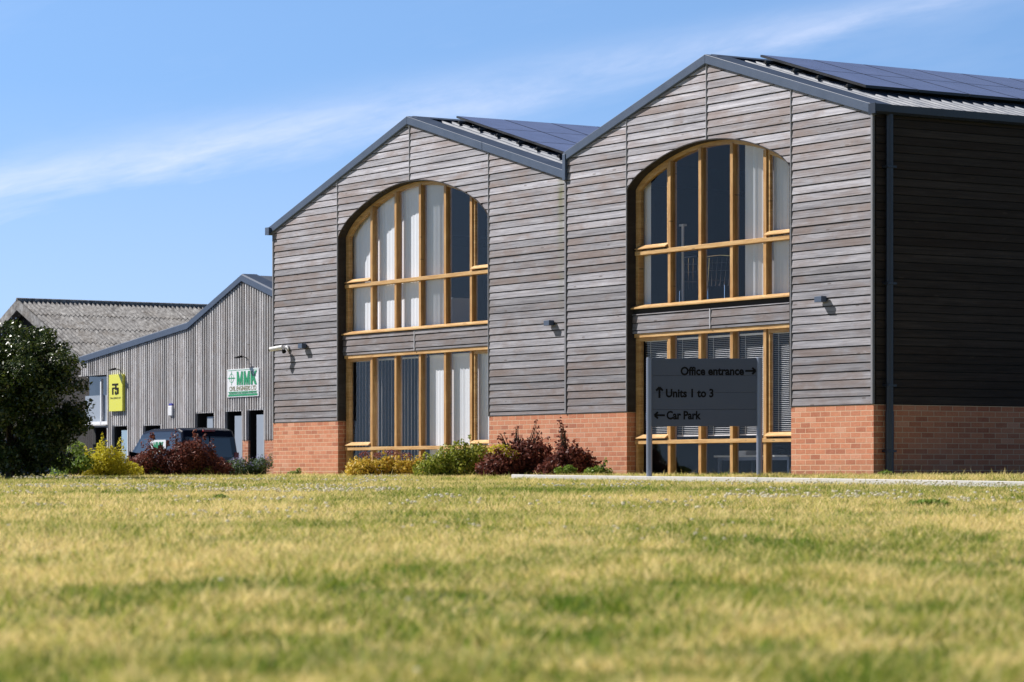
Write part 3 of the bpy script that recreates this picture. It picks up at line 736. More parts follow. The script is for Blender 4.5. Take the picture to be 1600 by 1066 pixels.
r = placed('desk', -4.3, 1.5, BZ-.37); mb = MB(); mb.box(-.95, .9, -.38, .38, .68, .705); mb.build('desktop', M['white'], r)
mb = MB()
for sx in (-.9, .84):
    for sy in (-.34, .30): mb.box(sx, sx+.045, sy, sy+.045, 0, .68)
    mb.box(sx, sx+.045, -.295, .30, .63, .68)
mb.box(-.855, .84, -.34, -.30, .63, .68)
mb.build('frame', M['postgrey'], r); tag(r, 'white topped office desk on grey legs behind the lower right pane', 'desk')
r = placed('office_phone', -3.85, 1.3, BZ+.336); mb = MB(); mb.hull([(-.1, -.1, 0), (.1, -.1, 0), (.1, .1, 0), (-.1, .1, 0)], [(-.1, -.08, .03), (.1, -.08, .03), (.1, .1, .09), (-.1, .1, .09)]); mb.build('base', M['rail'], r)
mb = MB(); mb.tube([(-.06, -.09, .09), (-.06, 0, .12), (-.06, .09, .12)], .022, 8); mb.build('handset', M['rail'], r); tag(r, 'dark desk phone on the white topped desk', 'phone')
r = placed('paper_stack', -4.75, 1.35, BZ+.336); mb = MB()
for k in range(6): a_ = random.uniform(-.03, .03); mb.box(-.15+a_, .15+a_, -.1, .1, k*.012, k*.012+.011)
mb.build('sheets', M['blind'], r); tag(r, 'low stack of papers at the left of the white topped desk', 'papers')

# ------------------------------------------------------------------ wall lights, camera
def wall_light():
    r = placed('wall_light', 0, 0, 0)
    mb = MB(); mb.box(-.08, .08, -.112, -.018, -.042, .042); mb.build('housing', M['slate_metal'], r, bevel=.004)
    mb = MB(); mb.box(-.055, .055, -.018, .03, -.03, .03); mb.build('back_plate', M['dark_pipe'], r)
    mb = MB(); mb.box(-.07, .07, -.10, -.027, -.0435, -.0421); mb.build('lens', M['screen'], r); return r
def sx_at(px, inset=0.0):        # s on the facade for a photo column
    X0 = CX+CO*inset; Z0 = CY+SI*inset
    return (X0*F-(px-800)*Z0)/(F*SI+(px-800)*CO)
def zh(px, py, inset=0.0):
    s_ = sx_at(px, inset); return (741-py)*(CY+CO*s_+SI*inset)/F
wl0 = wall_light()
spots = [(1291, 468, 'small box light on the timber wall right of the right arched window'), (866, 505, 'small box light on the timber wall between the two window bays'), (480, 541, 'small box light beside the white security camera')]
for i, (px, py, lb) in enumerate(spots):
    o = wl0 if i == 0 else copy_tree(wl0); o.location = fw(-sx_at(px-1), -.028, zh(px, py)); tag(o, lb, 'wall light', 'box lights on the front wall')
o = copy_tree(wl0); o.rotation_euler.z = ROTZ+math.pi/2; o.location = fw(.02, 2.9, 2.42); tag(o, 'small box light high on the shaded side wall at the right edge', 'wall light', 'box light on the side wall')
r = placed('security_camera', -sx_at(452), -.03, zh(452, 546))
mb = MB(); mb.tube([(0, 0, .02), (0, -.03, .02)], .055, 14); mb.build('base', M['white'], r)
mb = MB(); mb.tube([(0, -.03, .02), (-.02, -.09, .02), (-.05, -.13, .02)], .02, 8); mb.build('arm', M['white'], r, smooth=True)
mb = MB(); mb.tube([(.02, -.12, .035), (-.24, -.24, .0)], .042, 14); hb = mb.build('housing', M['white'], r)
mb = MB(); mb.tube([(-.24, -.24, .0), (-.262, -.25, -.003)], .036, 14); mb.build('lens', M['black'], hb)
mb = MB(); mb.tube([(.0, -.05, -.03), (.0, -.085, -.04), (.0, -.10, -.075)], [.03, .045, .02], 12); mb.build('sensor', M['black'], r)
tag(r, 'white security camera on the timber wall at the left corner', 'security camera')

# ------------------------------------------------------------------ text helper
def text_mesh(txt, size, name, m, parent, loc, xscale=1.0, off=0.0, rot=(R(90), 0, 0), align='LEFT', spacing=1.0, shear=0, fit=None):
    cu = bpy.data.curves.new(name, 'FONT'); cu.body = txt; cu.size = size; cu.offset = off; cu.extrude = .0015; cu.align_x = align; cu.space_character = spacing; cu.shear = shear
    cu.resolution_u = 3
    to = bpy.data.objects.new('tmp', cu); C.objects.link(to)
    dg = bpy.context.evaluated_depsgraph_get(); me_ = bpy.data.meshes.new_from_object(to.evaluated_get(dg))
    bpy.data.objects.remove(to)
    if fit:
        xs0 = [v.co.x for v in me_.vertices]; wd0 = max(xs0)-min(xs0); xscale = fit/wd0; mid0 = (max(xs0)+min(xs0))/2
        if align == 'CENTER':
            for v in me_.vertices: v.co.x -= mid0
        else:
            for v in me_.vertices: v.co.x -= min(xs0)
    me_.name = name; me_.materials.clear(); me_.materials.append(m)
    o = bpy.data.objects.new(name, me_); C.objects.link(o); o.parent = parent; o.location = loc; o.rotation_euler = rot; o.scale = (xscale, 1, 1)
    return o
def mmk(parent, x0, z0, w_, h_, y0, y1, flip=1):
    gap = w_*.045; lw = (w_-2*gap)/3.0; mb = MB(); st = lw*.26; e = [0]
    def pr(poly, ox):
        e[0] += 1; mb.prism([(x0+flip*(ox+a_*lw), z0+b_*h_) for a_, b_ in poly], y0-.0004*e[0]*(1 if y0 < y1 else -1), y1)
    for ox in (0, lw+gap):
        pr([(0, 0), (.27, 0), (.27, 1), (0, 1)], ox); pr([(.73, 0), (1, 0), (1, 1), (.73, 1)], ox)
        pr([(.27, 1), (.27, .55), (.42, 0), (.5, 0), (.5, .35)], ox); pr([(.73, 1), (.5, .35), (.5, 0), (.58, 0), (.73, .55)], ox)
    ox = 2*(lw+gap); pr([(0, 0), (.30, 0), (.30, 1), (0, 1)], ox); pr([(.30, .42), (.68, 1), (1, 1), (.55, .46), (.42, .32), (.30, .28)], ox); pr([(.42, .58), (.62, .55), (1, 0), (.66, 0), (.36, .46)], ox)
    return mb.build('lettering', M['green'], parent)
# ------------------------------------------------------------------ direction sign
def wpt(px, Y): return (px-800)/F*Y
YA, YB = 41.6, 41.5
A = Vector((wpt(1014.5, YA), YA, 0)); Bv = Vector((wpt(1186.5, YB), YB, 0)); dv = Bv-A; SW = dv.length
gz = float(terr(A.x, A.y))-.02
ds = empty('direction_sign', (A.x, A.y, gz), math.atan2(dv.y, dv.x))
top = (741-560)/F*YA-gz; bot = (741-666.5)/F*YA-gz
def post(x, wdt, hh):
    mb = MB(); n = 14; r_ = wdt/2
    ring = [(x+r_*math.cos(a_)*1.0, r_*1.2*math.sin(a_)) for a_ in [2*math.pi*k/n for k in range(n)]]
    mb.hull([(a_, b_, -.05) for a_, b_ in ring], [(a_, b_, hh) for a_, b_ in ring]); return mb.build('post', M['postgrey'], ds, bevel=.004)
post(0, .082, top+.01); post(SW, .082, top+.01)
mb = MB(); nb = 4; hgt = (top-bot-.005)
for k in range(nb):
    z0 = bot+k*hgt/nb; mb.hull([(.035, -.022, z0+.002), (SW-.035, -.022, z0+.002), (SW-.035, .02, z0+.002), (.035, .02, z0+.002)], [(.035, -.022, z0+hgt/nb-.001), (SW-.035, -.022, z0+hgt/nb-.001), (SW-.035, .02, z0+hgt/nb-.001), (.035, .02, z0+hgt/nb-.001)])
mb.box(.036, SW-.036, -.012, .012, bot+.01, top-.01)
pn = mb.build('panel', M['signgrey'], ds, bevel=.003)
def arrow(cx, cz, ang, L_=.085, t=.012):
    mb = MB(); c_, s_ = math.cos(ang), math.sin(ang)
    def P(a_, b_): return (cx+a_*c_-b_*s_, cz+a_*s_+b_*c_)
    def bar(p, q_):
        dx, dz = q_[0]-p[0], q_[1]-p[1]; l = math.hypot(dx, dz); nx, nz = -dz/l*t, dx/l*t
        pts = [(p[0]+nx, p[1]+nz), (q_[0]+nx, q_[1]+nz), (q_[0]-nx, q_[1]-nz), (p[0]-nx, p[1]-nz)]
        mb.prism([P(*k) for k in pts], -.0245-.0003*len(mb.f), -.0225)
    bar((-L_, 0), (L_-.015, 0)); bar((L_*.35, L_*.62), (L_, 0)); bar((L_*.35, -L_*.62), (L_, 0))
    mb.build('arrow', M['black'], pn)
def sgn(px, py): return (px-1014.5)/172*SW, (741-py)/F*(YA+YB)/2-gz
x_, z_ = sgn(1063.5, 586); text_mesh('Office entrance', .158, 'lettering', M['black'], pn, (x_, -.0235, z_), .80, .0055, fit=99/172*SW)
x_, z_ = sgn(1040.5, 620.5); text_mesh('Units 1 to 3', .158, 'lettering', M['black'], pn, (x_, -.0235, z_), .80, .0055, fit=74.5/172*SW)
x_, z_ = sgn(1041.5, 655); text_mesh('Car Park', .158, 'lettering', M['black'], pn, (x_, -.0235, z_), .80, .0055, fit=54/172*SW)
arrow(*sgn(1172.5, 580), 0, .072, .014); arrow(*sgn(1030.5, 613.5), R(90), .075, .014); arrow(*sgn(1031, 649), R(180), .072, .014)
tag(ds, 'dark grey direction sign on two posts with Office entrance, Units and Car Park lettering', 'sign')

# ------------------------------------------------------------------ batten building (far left)
Q0 = Vector((-6.2, 78, 0)); BB = -.82
def bt_of(px): k = (px-800)/F; return (Q0.x-k*Q0.y)/(SI+k*CO)
def bz_of(px, py): return (741-py)*(Q0.y+CO*bt_of(px))/F
bb = empty('timber_batten_building', (Q0.x, Q0.y, BB), ROTZ)
tag(bb, 'low workshop building clad in vertical grey battens with a kinked dark roof edge', 'building')
def bpart(mb, name, m, parent=None, **k): return mb.build(name, m, parent or bb, (0, 0, -BB) if parent is None else (0, 0, 0), **k)
RT = [(-4.0, 4.0), (0, bz_of(428, 452)), (bt_of(385), bz_of(385, 430)), (bt_of(300), bz_of(300, 505)), (bt_of(137), bz_of(137, 557))]
TL = bt_of(137)+.0
def btop(t): return float(np.interp(t, [p[0] for p in RT], [p[1] for p in RT]))-.16
opens = []                       # t0 (right), t1 (left), zb, ztop
for (xl, xr, yt, yb) in ((358.9, 382.6, 643, 800), (393, 417, 641, 800), (312.6, 339.3, 645.6, 700), (230.5, 255.7, 665, 700), (183, 204, 666, 800), (128, 172.5, 587, 665)):
    opens.append((bt_of(xr), bt_of(xl), max(BB, bz_of(xl, yb)), bz_of((xl+xr)/2, yt)))
opens.append((bt_of(172.5), bt_of(120), BB, bz_of(150, 668)))
PLZ = bz_of(390, 688); PT = bt_of(350)
mb = MB(); t = -3.0
while t < TL+.3:
    z0 = PLZ if t < PT else BB+.05; segs = [(z0, btop(t))]
    for (a_, b_, c_, d_) in opens:
        if a_-.02 < t < b_+.02:
            ns = []
            for (p, q_) in segs:
                if c_ <= p and d_ >= q_: continue
                if d_ <= p or c_ >= q_: ns.append((p, q_)); continue
                if c_ > p: ns.append((p, c_-.03))
                if d_ < q_: ns.append((d_+.03, q_))
            segs = ns
    for (p, q_) in segs:
        if q_-p > .05: wv = random.uniform(-.005, .005); mb.box(-t-.0245+wv, -t+.0245+wv, -.115, -.03, p, q_)
    t += .1385
bpart(mb, 'batten_cladding', M['batten'])
mb = MB()                        # dark wall behind the battens, openings left out
cuts = sorted(set([-3.0, TL+.3]+[v for o in opens for v in o[:2]]+[RT[1][0], RT[2][0], RT[3][0]]))
cuts = [c for c in cuts if -3.01 <= c <= TL+.31]
for a_, b_ in zip(cuts[:-1], cuts[1:]):
    if b_-a_ < .005: continue
    m_ = (a_+b_)/2; segs = [(BB, None)]
    ivs = sorted([(o[2], o[3]) for o in opens if o[0] <= m_ <= o[1]])
    z = BB; pieces = []
    for (c_, d_) in ivs:
        if c_ > z+.01: pieces.append((z, c_))
        z = max(z, d_)
    for (c_, d_) in pieces: mb.box(-b_, -a_, -.028, .3, c_, d_)
    mb.hull([(-b_, -.028, z), (-a_, -.028, z), (-a_, .3, z), (-b_, .3, z)], [(-b_, -.028, btop(b_)), (-a_, -.028, btop(a_)), (-a_, .3, btop(a_)), (-b_, .3, btop(b_))])
bpart(mb, 'wall', M['core'])
mb = MB()
for (a_, b_) in ((-.6, opens[1][0]-.02), (opens[1][1]+.02, opens[0][0]-.02), (opens[0][1]+.02, PT)):
    if b_ > a_: mb.box(-b_, -a_, -.09, -.029, BB-.3, PLZ-.01)
bpart(mb, 'brick_plinth', M['brick'])
for i, (a_, b_, c_, d_) in enumerate(opens):
    mb = MB(); e = .035                 # light trim round each opening
    mb.box(-b_-e, -a_+e, -.095, -.03, d_, d_+.03)
    if i == 5: mb.box(-b_-e, -a_+e, -.16, -.03, c_-.03, c_)
    mb.box(-a_, -a_+e, -.095, -.03, c_, d_)
    bpart(mb, 'opening_trim', M['batten'])
    mb = MB(); wd_ = b_-a_
    if i in (0, 1, 4):
        mb.box(-a_-wd_*.62, -a_-.02, -.02, .02, BB, d_-.12); o = bpart(mb, 'door', M['doorblue'] if i == 4 else M['doorgrey'])
        mb = MB(); mb.box(-a_-wd_*.62+.05, -a_-wd_*.62+.08, -.06, -.02, BB+1.0, BB+1.2); mb.build('handle', M['alu'], o)
        mb = MB(); mb.box(-b_, -a_-wd_*.64, .18, .2, BB, d_); mb.box(-b_, -a_, .18, .2, d_-.11, d_); bpart(mb, 'door_surround', M['black'])
    elif i in (2, 3):
        mb = MB(); mb.box(-b_, -a_, .24, .27, c_, d_); o = bpart(mb, 'window', M['carglass'])
        mb = MB(); mb.box(-a_-wd_*.58, -a_-wd_*.25, .0, .03, c_, d_-.1); mb.box(-a_-wd_*.15, -a_-.0, .0, .03, c_, d_-.1); mb.build('shutter', M['doorgrey'], o)
    elif i == 5:
        mb = MB(); mb.box(-b_, -a_, .24, .27, c_, d_); o = bpart(mb, 'window', M['carglass'])
        mb = MB(); mb.box(-b_+.02, -a_-.02, .10, .13, c_+.02, c_+(d_-c_)*.60); mb.build('blind', M['doorgrey'], o)
        mb = MB(); x = -a_-wd_*.36; mb.box(x-.035, x+.035, .02, .09, c_, d_-.1); mb.box(-b_, -a_, .02, .09, c_, c_+.1); mb.build('frame', M['white'], o)
    else:
        mb = MB(); mb.box(-b_, -a_, .6, .63, BB, d_-.75); mb.box(-b_, -a_, .6, .63, d_-.3, d_); o = bpart(mb, 'store_door', M['maroon'])
        mb = MB(); mb.box(-b_, -a_, .55, .58, d_-.74, d_-.31); mb.build('shutter', M['doorgrey'], o)
# roof of batten building
mb = MB()
pts_ = [(p[0], p[1]) for p in RT[1:]]
top_ = [(-6.0, pts_[1][1]-(pts_[1][1]-pts_[0][1])/pts_[1][0]*(pts_[1][0]+6.0))]+pts_[1:3]+[(TL+.35, pts_[3][1]-.035)]
mb.strip([(-t_, z) for t_, z in top_], [(-t_, z-.05) for t_, z in top_], .1, 9); bpart(mb, 'roof', M['sheet'])
for (p, q_) in zip(top_[:-1], top_[1:]):
    mb = MB()
    def rg(t_, z): return [(-t_, -.16, z-.16), (-t_, -.16, z-.0), (-t_, -.12, z+.03), (-t_, .3, z+.035), (-t_, .3, z-.05), (-t_, -.05, z-.18)]
    mb.hull(rg(*p), rg(*q_)); bpart(mb, 'verge_flashing', M['slate_metal'])
mb = MB(); tt = top_[0]; sl = (pts_[1][1]-pts_[0][1])/pts_[1][0]
for r0 in (.25, 1.5):
    a_, b_ = pts_[1][0]-r0, pts_[1][0]-r0-1.2
    za, zb_ = pts_[1][1]-sl*r0+.13, pts_[1][1]-sl*(r0+1.2)+.13
    mb.hull([(-a_, .8, za-.03), (-b_, .8, zb_-.03), (-b_, 8, zb_-.03), (-a_, 8, za-.03)], [(-a_, .8, za), (-b_, .8, zb_), (-b_, 8, zb_), (-a_, 8, za)])
bpart(mb, 'solar_panel', M['pv'])
mb = MB(); mb.box(-TL-.3, -TL-.1, .3, 9, BB, btop(TL)-.0); mb.box(-TL-.3, 3, 8.9, 9.1, BB, 3.3); bpart(mb, 'rear_wall', M['core'])

def bplace(name, px, py, out=.1):
    t_ = bt_of(px); p = Vector((Q0.x-SI*t_-CO*out, Q0.y+CO*t_-SI*out, bz_of(px, py))); return empty(name, p, ROTZ)
# green and white company sign
sw = bt_of(362.3)-bt_of(411.2); zt = bz_of(386, 576.3); zb = bz_of(386, 620.2); shh = zt-zb
r = bplace('company_sign', 386.7, 620.2, .11); mb = MB(); mb.box(-sw/2, sw/2, -.03, .0, 0, shh); bo = mb.build('board', M['white'], r)
def bar(x0, x1, z0, z1, m, n='stripe'):
    b = MB(); b.box(x0, x1, -.034, -.0305, z0, z1); return b.build(n, m, bo)
bar(-sw/2+.06, sw/2-.06, shh*.95, shh*.965, M['green']); bar(-sw/2+.06, sw/2-.06, shh*.03, shh*.06, M['green']); bar(-sw/2+.06, sw/2-.06, shh*.175, shh*.195, M['green']); bar(-sw/2+.06, sw/2-.06, shh*.0605, shh*.1, M['green'])
mmk(bo, -sw*.19, shh*.42, sw*.64, shh*.49, -.036, -.0305)
text_mesh('CIVIL ENGINEERS LTD', shh*.225, 'lettering', M['olive'], bo, (0, -.032, shh*.225), 1, .003, align='CENTER', fit=sw*.86)
text_mesh('GROUNDWORKS & CIVIL ENGINEERING CONTRACTORS', shh*.085, 'lettering', M['green'], bo, (0, -.0345, shh*.113), 1, .001, align='CENTER', fit=sw*.88)
lg = MB(); lx, lz, lr = -sw*.36, shh*.68, shh*.17
for k in range(24):
    a0, a1 = 2*math.pi*k/24, 2*math.pi*(k+1)/24
    lg.prism([(lx+math.cos(a0)*lr*1.05, lz+math.sin(a0)*lr), (lx+math.cos(a1)*lr*1.05, lz+math.sin(a1)*lr), (lx+math.cos(a1)*lr*.92, lz+math.sin(a1)*lr*.88), (lx+math.cos(a0)*lr*.92, lz+math.sin(a0)*lr*.88)], -.033, -.031)
lg.box(lx-lr*1.6, lx+lr*1.6, -.034, -.0305, lz-.014, lz+.014); lg.box(lx-.01, lx+.01, -.0335, -.0307, lz-lr*1.5, lz+lr*1.5); lg.build('emblem', M['green'], bo)
tag(r, 'white sign with green MMK lettering on the batten wall above the doors', 'sign')
# yellow company sign
yw = bt_of(180)-bt_of(201); zt = bz_of(190, 585.5); zb = bz_of(190, 642.8); yh = zt-zb
r = bplace('company_sign', 190.5, 642.8, .1); mb = MB(); mb.box(-yw/2, yw/2, -.10, .0, 0, yh); bo = mb.build('board', M['yellow'], r, bevel=.004)
f = MB(); u = yw/20.0; v = yh/57.0            # FS monogram, in photo pixels from the left / bottom edge
def fr(x0, x1, y0, y1): f.box(-yw/2+x0*u, -yw/2+x1*u, -.106-.0002*len(f.f), -.101, y0*v, y1*v)
fr(5, 14, 40, 43); fr(5, 7, 26, 37); fr(7, 9, 35, 37); fr(9.5, 11.5, 33, 40); fr(11.5, 14.5, 34, 36.5); fr(12.5, 14.5, 27, 34); fr(9.5, 12.5, 26, 28.5); fr(9.5, 11, 28.5, 31)
f.build('monogram', M['black'], bo)
text_mesh('FRASERKNIT', yh*.065, 'lettering', M['olive'], bo, (0, -.103, yh*.335), 1, .001, align='CENTER', fit=yw*.78)
tag(r, 'tall yellow box sign with black FS monogram on the batten wall', 'sign')
# floodlights above signs
def flood(px, py, lb, first=None):
    if first: r = copy_tree(first); t_ = bt_of(px); r.location = Vector((Q0.x-SI*t_-CO*.09, Q0.y+CO*t_-SI*.09, bz_of(px, py)))
    else:
        r = bplace('floodlight', px, py, .09)
        mb = MB(); mb.box(-.05, .05, -.03, .0, -.09, .02); mb.tube([(0, -.03, 0), (0, -.22, .06), (0, -.36, .05)], .018, 8); mb.build('bracket', M['black'], r)
        mb = MB(); mb.hull([(-.15, -.60, .02), (.15, -.60, .02), (.13, -.34, .11), (-.13, -.34, .11)], [(-.15, -.58, -.02), (.15, -.58, -.02), (.14, -.30, .02), (-.14, -.30, .02)]); hb = mb.build('head', M['black'], r)
        mb = MB(); mb.hull([(-.13, -.58, -.024), (.13, -.58, -.024), (.12, -.32, .012), (-.12, -.32, .012)], [(-.13, -.58, -.021), (.13, -.58, -.021), (.12, -.32, .015), (-.12, -.32, .015)]); mb.build('lens', M['screen'], hb)
    r.scale = (.62, .62, .62)
    tag(r, lb, 'floodlight', 'floodlights over the signs'); return r
fl = flood(392, 560, 'black floodlight on a bracket above the green and white sign')
flood(194, 579, 'black floodlight on a bracket above the tall yellow sign', fl)
r = bplace('alarm_box', 274, 650, .09); mb = MB(); mb.box(-.12, .12, -.08, 0, 0, .28); mb.build('housing', M['white'], r, bevel=.02)
mb = MB(); mb.box(-.1, .1, -.07, 0, .281, .34); mb.build('beacon', M['blue'], r, bevel=.015); tag(r, 'white alarm box with a blue top on the batten wall', 'alarm box')

# ------------------------------------------------------------------ old barn
bo_ = Vector((-16.07, 100, 0)); HB = 5.80; GS = .41; BLN = 16
bn = empty('old_barn', (bo_.x, bo_.y, BB), ROTZ); tag(bn, 'old barn with a lichen grey corrugated roof and dark boarded gable', 'barn')
def npart(mb, n, m): return mb.build(n, m, bn, (0, 0, -BB))
hwid = 6.2
for sg in (1, -1):
    mb = MB()
    # three courses of corrugated sheet overlapping down the slope
    for c_ in range(5):
        a_ = c_*hwid/5; b_ = (c_+1)*hwid/5+.08; lift = .0
        ys_ = np.arange(-.5, BLN, .04); n = len(ys_); vs = []
        for (xx, zz) in ((a_, HB-GS*a_+.0), (b_, HB-GS*b_+.018)):
            for k, y in enumerate(ys_): vs.append((sg*xx, y, zz+.034*math.cos(y/.165*2*math.pi)))
        mb.add(vs, [(i, i+1, n+i+1, n+i) for i in range(n-1)])
    npart(mb, 'roof_slope', M['asb'])
    mb = MB(); mb.hull([(0, -.55, HB-.32), (0, -.50, HB-.32), (0, -.50, HB+.03), (0, -.55, HB+.03)], [(sg*hwid, -.55, HB-GS*hwid-.32), (sg*hwid, -.50, HB-GS*hwid-.32), (sg*hwid, -.50, HB-GS*hwid+.03), (sg*hwid, -.55, HB-GS*hwid+.03)])
    npart(mb, 'bargeboard', M['asb'])
mb = MB(); mb.tube([(0, -.55, HB+.02), (0, BLN, HB+.02)], .07, 10); npart(mb, 'ridge_cap', M['asb'])
mb = MB(); x = -hwid+.2
while x < hwid-.2: mb.prism([(x, BB-.2), (x+.14, BB-.2), (x+.14, HB-GS*abs(x+.14)-.1), (x, HB-GS*abs(x)-.1)], .0, .03); x += .15
npart(mb, 'gable_boarding', M['reveal'])
mb = MB(); mb.box(hwid-.25, hwid-.15, .04, BLN, BB-.2, HB-GS*hwid); mb.box(-hwid+.15, -hwid+.25, .04, BLN, BB-.2, HB-GS*hwid); npart(mb, 'side_wall', M['core'])

# ------------------------------------------------------------------ vehicles
def loft_body(prof, hw, parent, name, m, tum=.12, zt=1.0):
    """side profile (x forward, z) lofted across the width, narrower towards the roof"""
    mb = MB(); sl_ = []
    zmax = max(p[1] for p in prof)
    for (v, shr) in ((-1, .06), (-.93, .0), (0, -.015), (.93, .0), (1, .06)):
        ring = []
        cx_ = sum(p[0] for p in prof)/len(prof); cz_ = zmax*.5
        for (x, z) in prof:
            k = max(0, (z-zt)/(zmax-zt)) if zmax > zt else 0
            y = v*hw*(1-tum*k)
            ring.append((x+(cx_-x)*shr*.35, y, z+(cz_-z)*shr))
        sl_.append(ring)
    n = len(prof); vs = [p for r_ in sl_ for p in r_]; fs = [tuple(range(n))[::-1], tuple(range(4*n, 5*n))]
    for i in range(4):
        for k in range(n): fs.append((i*n+k, i*n+(k+1) % n, (i+1)*n+(k+1) % n, (i+1)*n+k))
    mb.add(vs, fs); return mb.build(name, m, parent, bevel=.03)
def wheels(parent, xs_w, hw, r_=.33):
    for x in xs_w:
        for sy in (-1, 1):
            mb = MB(); mb.tube([(x, sy*(hw-.2), r_), (x, sy*(hw+.005), r_)], r_, 20); wo_ = mb.build('wheel', M['rubber'], parent)
            mb = MB(); mb.tube([(x, sy*(hw-.1), r_), (x, sy*(hw+.02), r_)], r_*.62, 16); mb.build('rim', M['alu'], wo_)
# van: rear towards the camera's right, nose away to the left
VP_ = Vector(((281-800)/F*74, 74, 0))
vg = float(terr(VP_.x, VP_.y))+.012
vh = (741-669)/F*74.4-vg
van = empty('van', VP_ + Vector((CO*.83, SI*.83, vg)), ROTZ+math.pi)      # +x = heading along the wall to the left
tag(van, 'dark navy van with a small green and white sign, parked behind the red shrub', 'van')
prof = [(0, .35), (0, 1.1), (.04, vh-.22), (.12, vh-.06), (.35, vh), (1.9, vh-.01), (2.35, vh-.07), (3.15, 1.12), (3.3, 1.05), (4.0, .92), (4.2, .75), (4.25, .35)]
loft_body(prof, .83, van, 'body', M['car_navy'], .14, 1.05)
for sy in (-1, 1):
    mb = MB(); k = lambda z: .83*(1-.14*max(0, (z-1.05)/(vh-1.05)))+.004
    for poly in ([(.35, 1.12), (1.5, 1.12), (1.5, vh-.25), (.35, vh-.25)], [(1.62, 1.12), (2.85, 1.12), (2.35, vh-.24), (1.62, vh-.22)]):
        mb.hull([(x, sy*k(z), z) for x, z in poly], [(x, sy*(k(z)+.004), z) for x, z in poly])
    mb.build('side_window', M['carglass'], van)
mb = MB(); mb.hull([(2.46, -.66, vh-.13), (2.46, .66, vh-.13), (3.12, .72, 1.17), (3.12, -.72, 1.17)], [(2.47, -.66, vh-.10), (2.47, .66, vh-.10), (3.14, .72, 1.19), (3.14, -.72, 1.19)]); mb.build('windscreen', M['carglass'], van)
mb = MB(); mb.hull([(-.004, -.62, 1.18), (-.004, .62, 1.18), (.03, .56, vh-.25), (.03, -.56, vh-.25)], [(-.012, -.62, 1.18), (-.012, .62, 1.18), (.02, .56, vh-.25), (.02, -.56, vh-.25)]); mb.build('rear_window', M['carglass'], van)
mb = MB(); mb.box(.04, .10, -.16, .16, vh-.085, vh-.04); mb.build('brake_light', M['red'], van)
mb = MB(); mb.box(-.006, .02, -.004, .004, .5, vh-.2); mb.build('door_seam', M['black'], van)
mb = MB(); mb.box(-.03, .0, -.16, -.05, 1.02, 1.06); mb.build('handle', M['black'], van)
mb = MB(); mb.box(-.05, .06, -.8, .8, .38, .58); mb.build('bumper', M['rail'], van, bevel=.02)
for sy in (-1, 1):
    mb = MB(); mb.hull([(2.55, sy*.80, 1.12), (2.55, sy*1.0, 1.14), (2.55, sy*1.0, 1.34), (2.55, sy*.80, 1.3)], [(2.68, sy*.80, 1.12), (2.66, sy*.98, 1.15), (2.66, sy*.98, 1.32), (2.68, sy*.80, 1.28)]); mb.build('mirror', M['black'], van)
for sy in (-1, 1):
    mb = MB(); mb.box(-.012, .05, sy*.74-.06, sy*.74+.06, .95, 1.3); mb.build('tail_light', M['red'], van)
wheels(van, (.8, 3.45), .78)
# sign plate on the van's side (side facing the camera is +y in van frame)
mb = MB(); sy = .83*(1-.14*(1.4-1.05)/(vh-1.05))+.012
pl0 = MB(); pl0.box(.85, 1.75, sy, sy+.012, 1.28, 1.62); pl = pl0.build('sign_plate', M['white'], van)
mmk(pl, 1.55, 1.37, .56, .2, sy+.017, sy+.0125, -1)
b0 = MB(); b0.box(.9, 1.7, sy+.0125, sy+.016, 1.30, 1.33); b0.build('stripe', M['green'], pl)
# car behind the tree
cp = Vector(((28-800)/F*73, 73, 0)); cg = float(terr(cp.x, cp.y))+.012
car = empty('parked_car', (cp.x, cp.y, cg), ROTZ+math.pi/2+R(12)); tag(car, 'dark blue car parked behind the big dark shrub at the left edge', 'car')
prof = [(-2.1, .35), (-2.15, .8), (-2.0, 1.05), (-1.6, 1.45), (-1.2, 1.55), (.2, 1.56), (.6, 1.48), (1.3, 1.05), (2.0, .9), (2.2, .7), (2.2, .35)]
loft_body(prof, .86, car, 'body', M['car_blue'], .18, .95)
for sy in (-1, 1):
    mb = MB(); k = lambda z: .86*(1-.18*max(0, (z-.95)/(.61)))+.004
    poly = [(-1.7, 1.03), (1.05, 1.03), (.5, 1.42), (-1.35, 1.44)]
    mb.hull([(x, sy*k(z), z) for x, z in poly], [(x, sy*(k(z)+.004), z) for x, z in poly])
    mb.build('side_window', M['carglass'], car)
mb = MB(); mb.hull([(.68, -.66, 1.44), (.68, .66, 1.44), (1.26, .76, 1.09), (1.26, -.76, 1.09)], [(.69, -.66, 1.47), (.69, .66, 1.47), (1.28, .76, 1.11), (1.28, -.76, 1.11)]); mb.build('windscreen', M['carglass'], car)
wheels(car, (-1.3, 1.35), .8, .31)
for sy in (-1, 1):
    mb = MB(); mb.box(2.1, 2.21, sy*.62-.14, sy*.62+.14, .68, .82); mb.build('headlight', M['screen'], car)

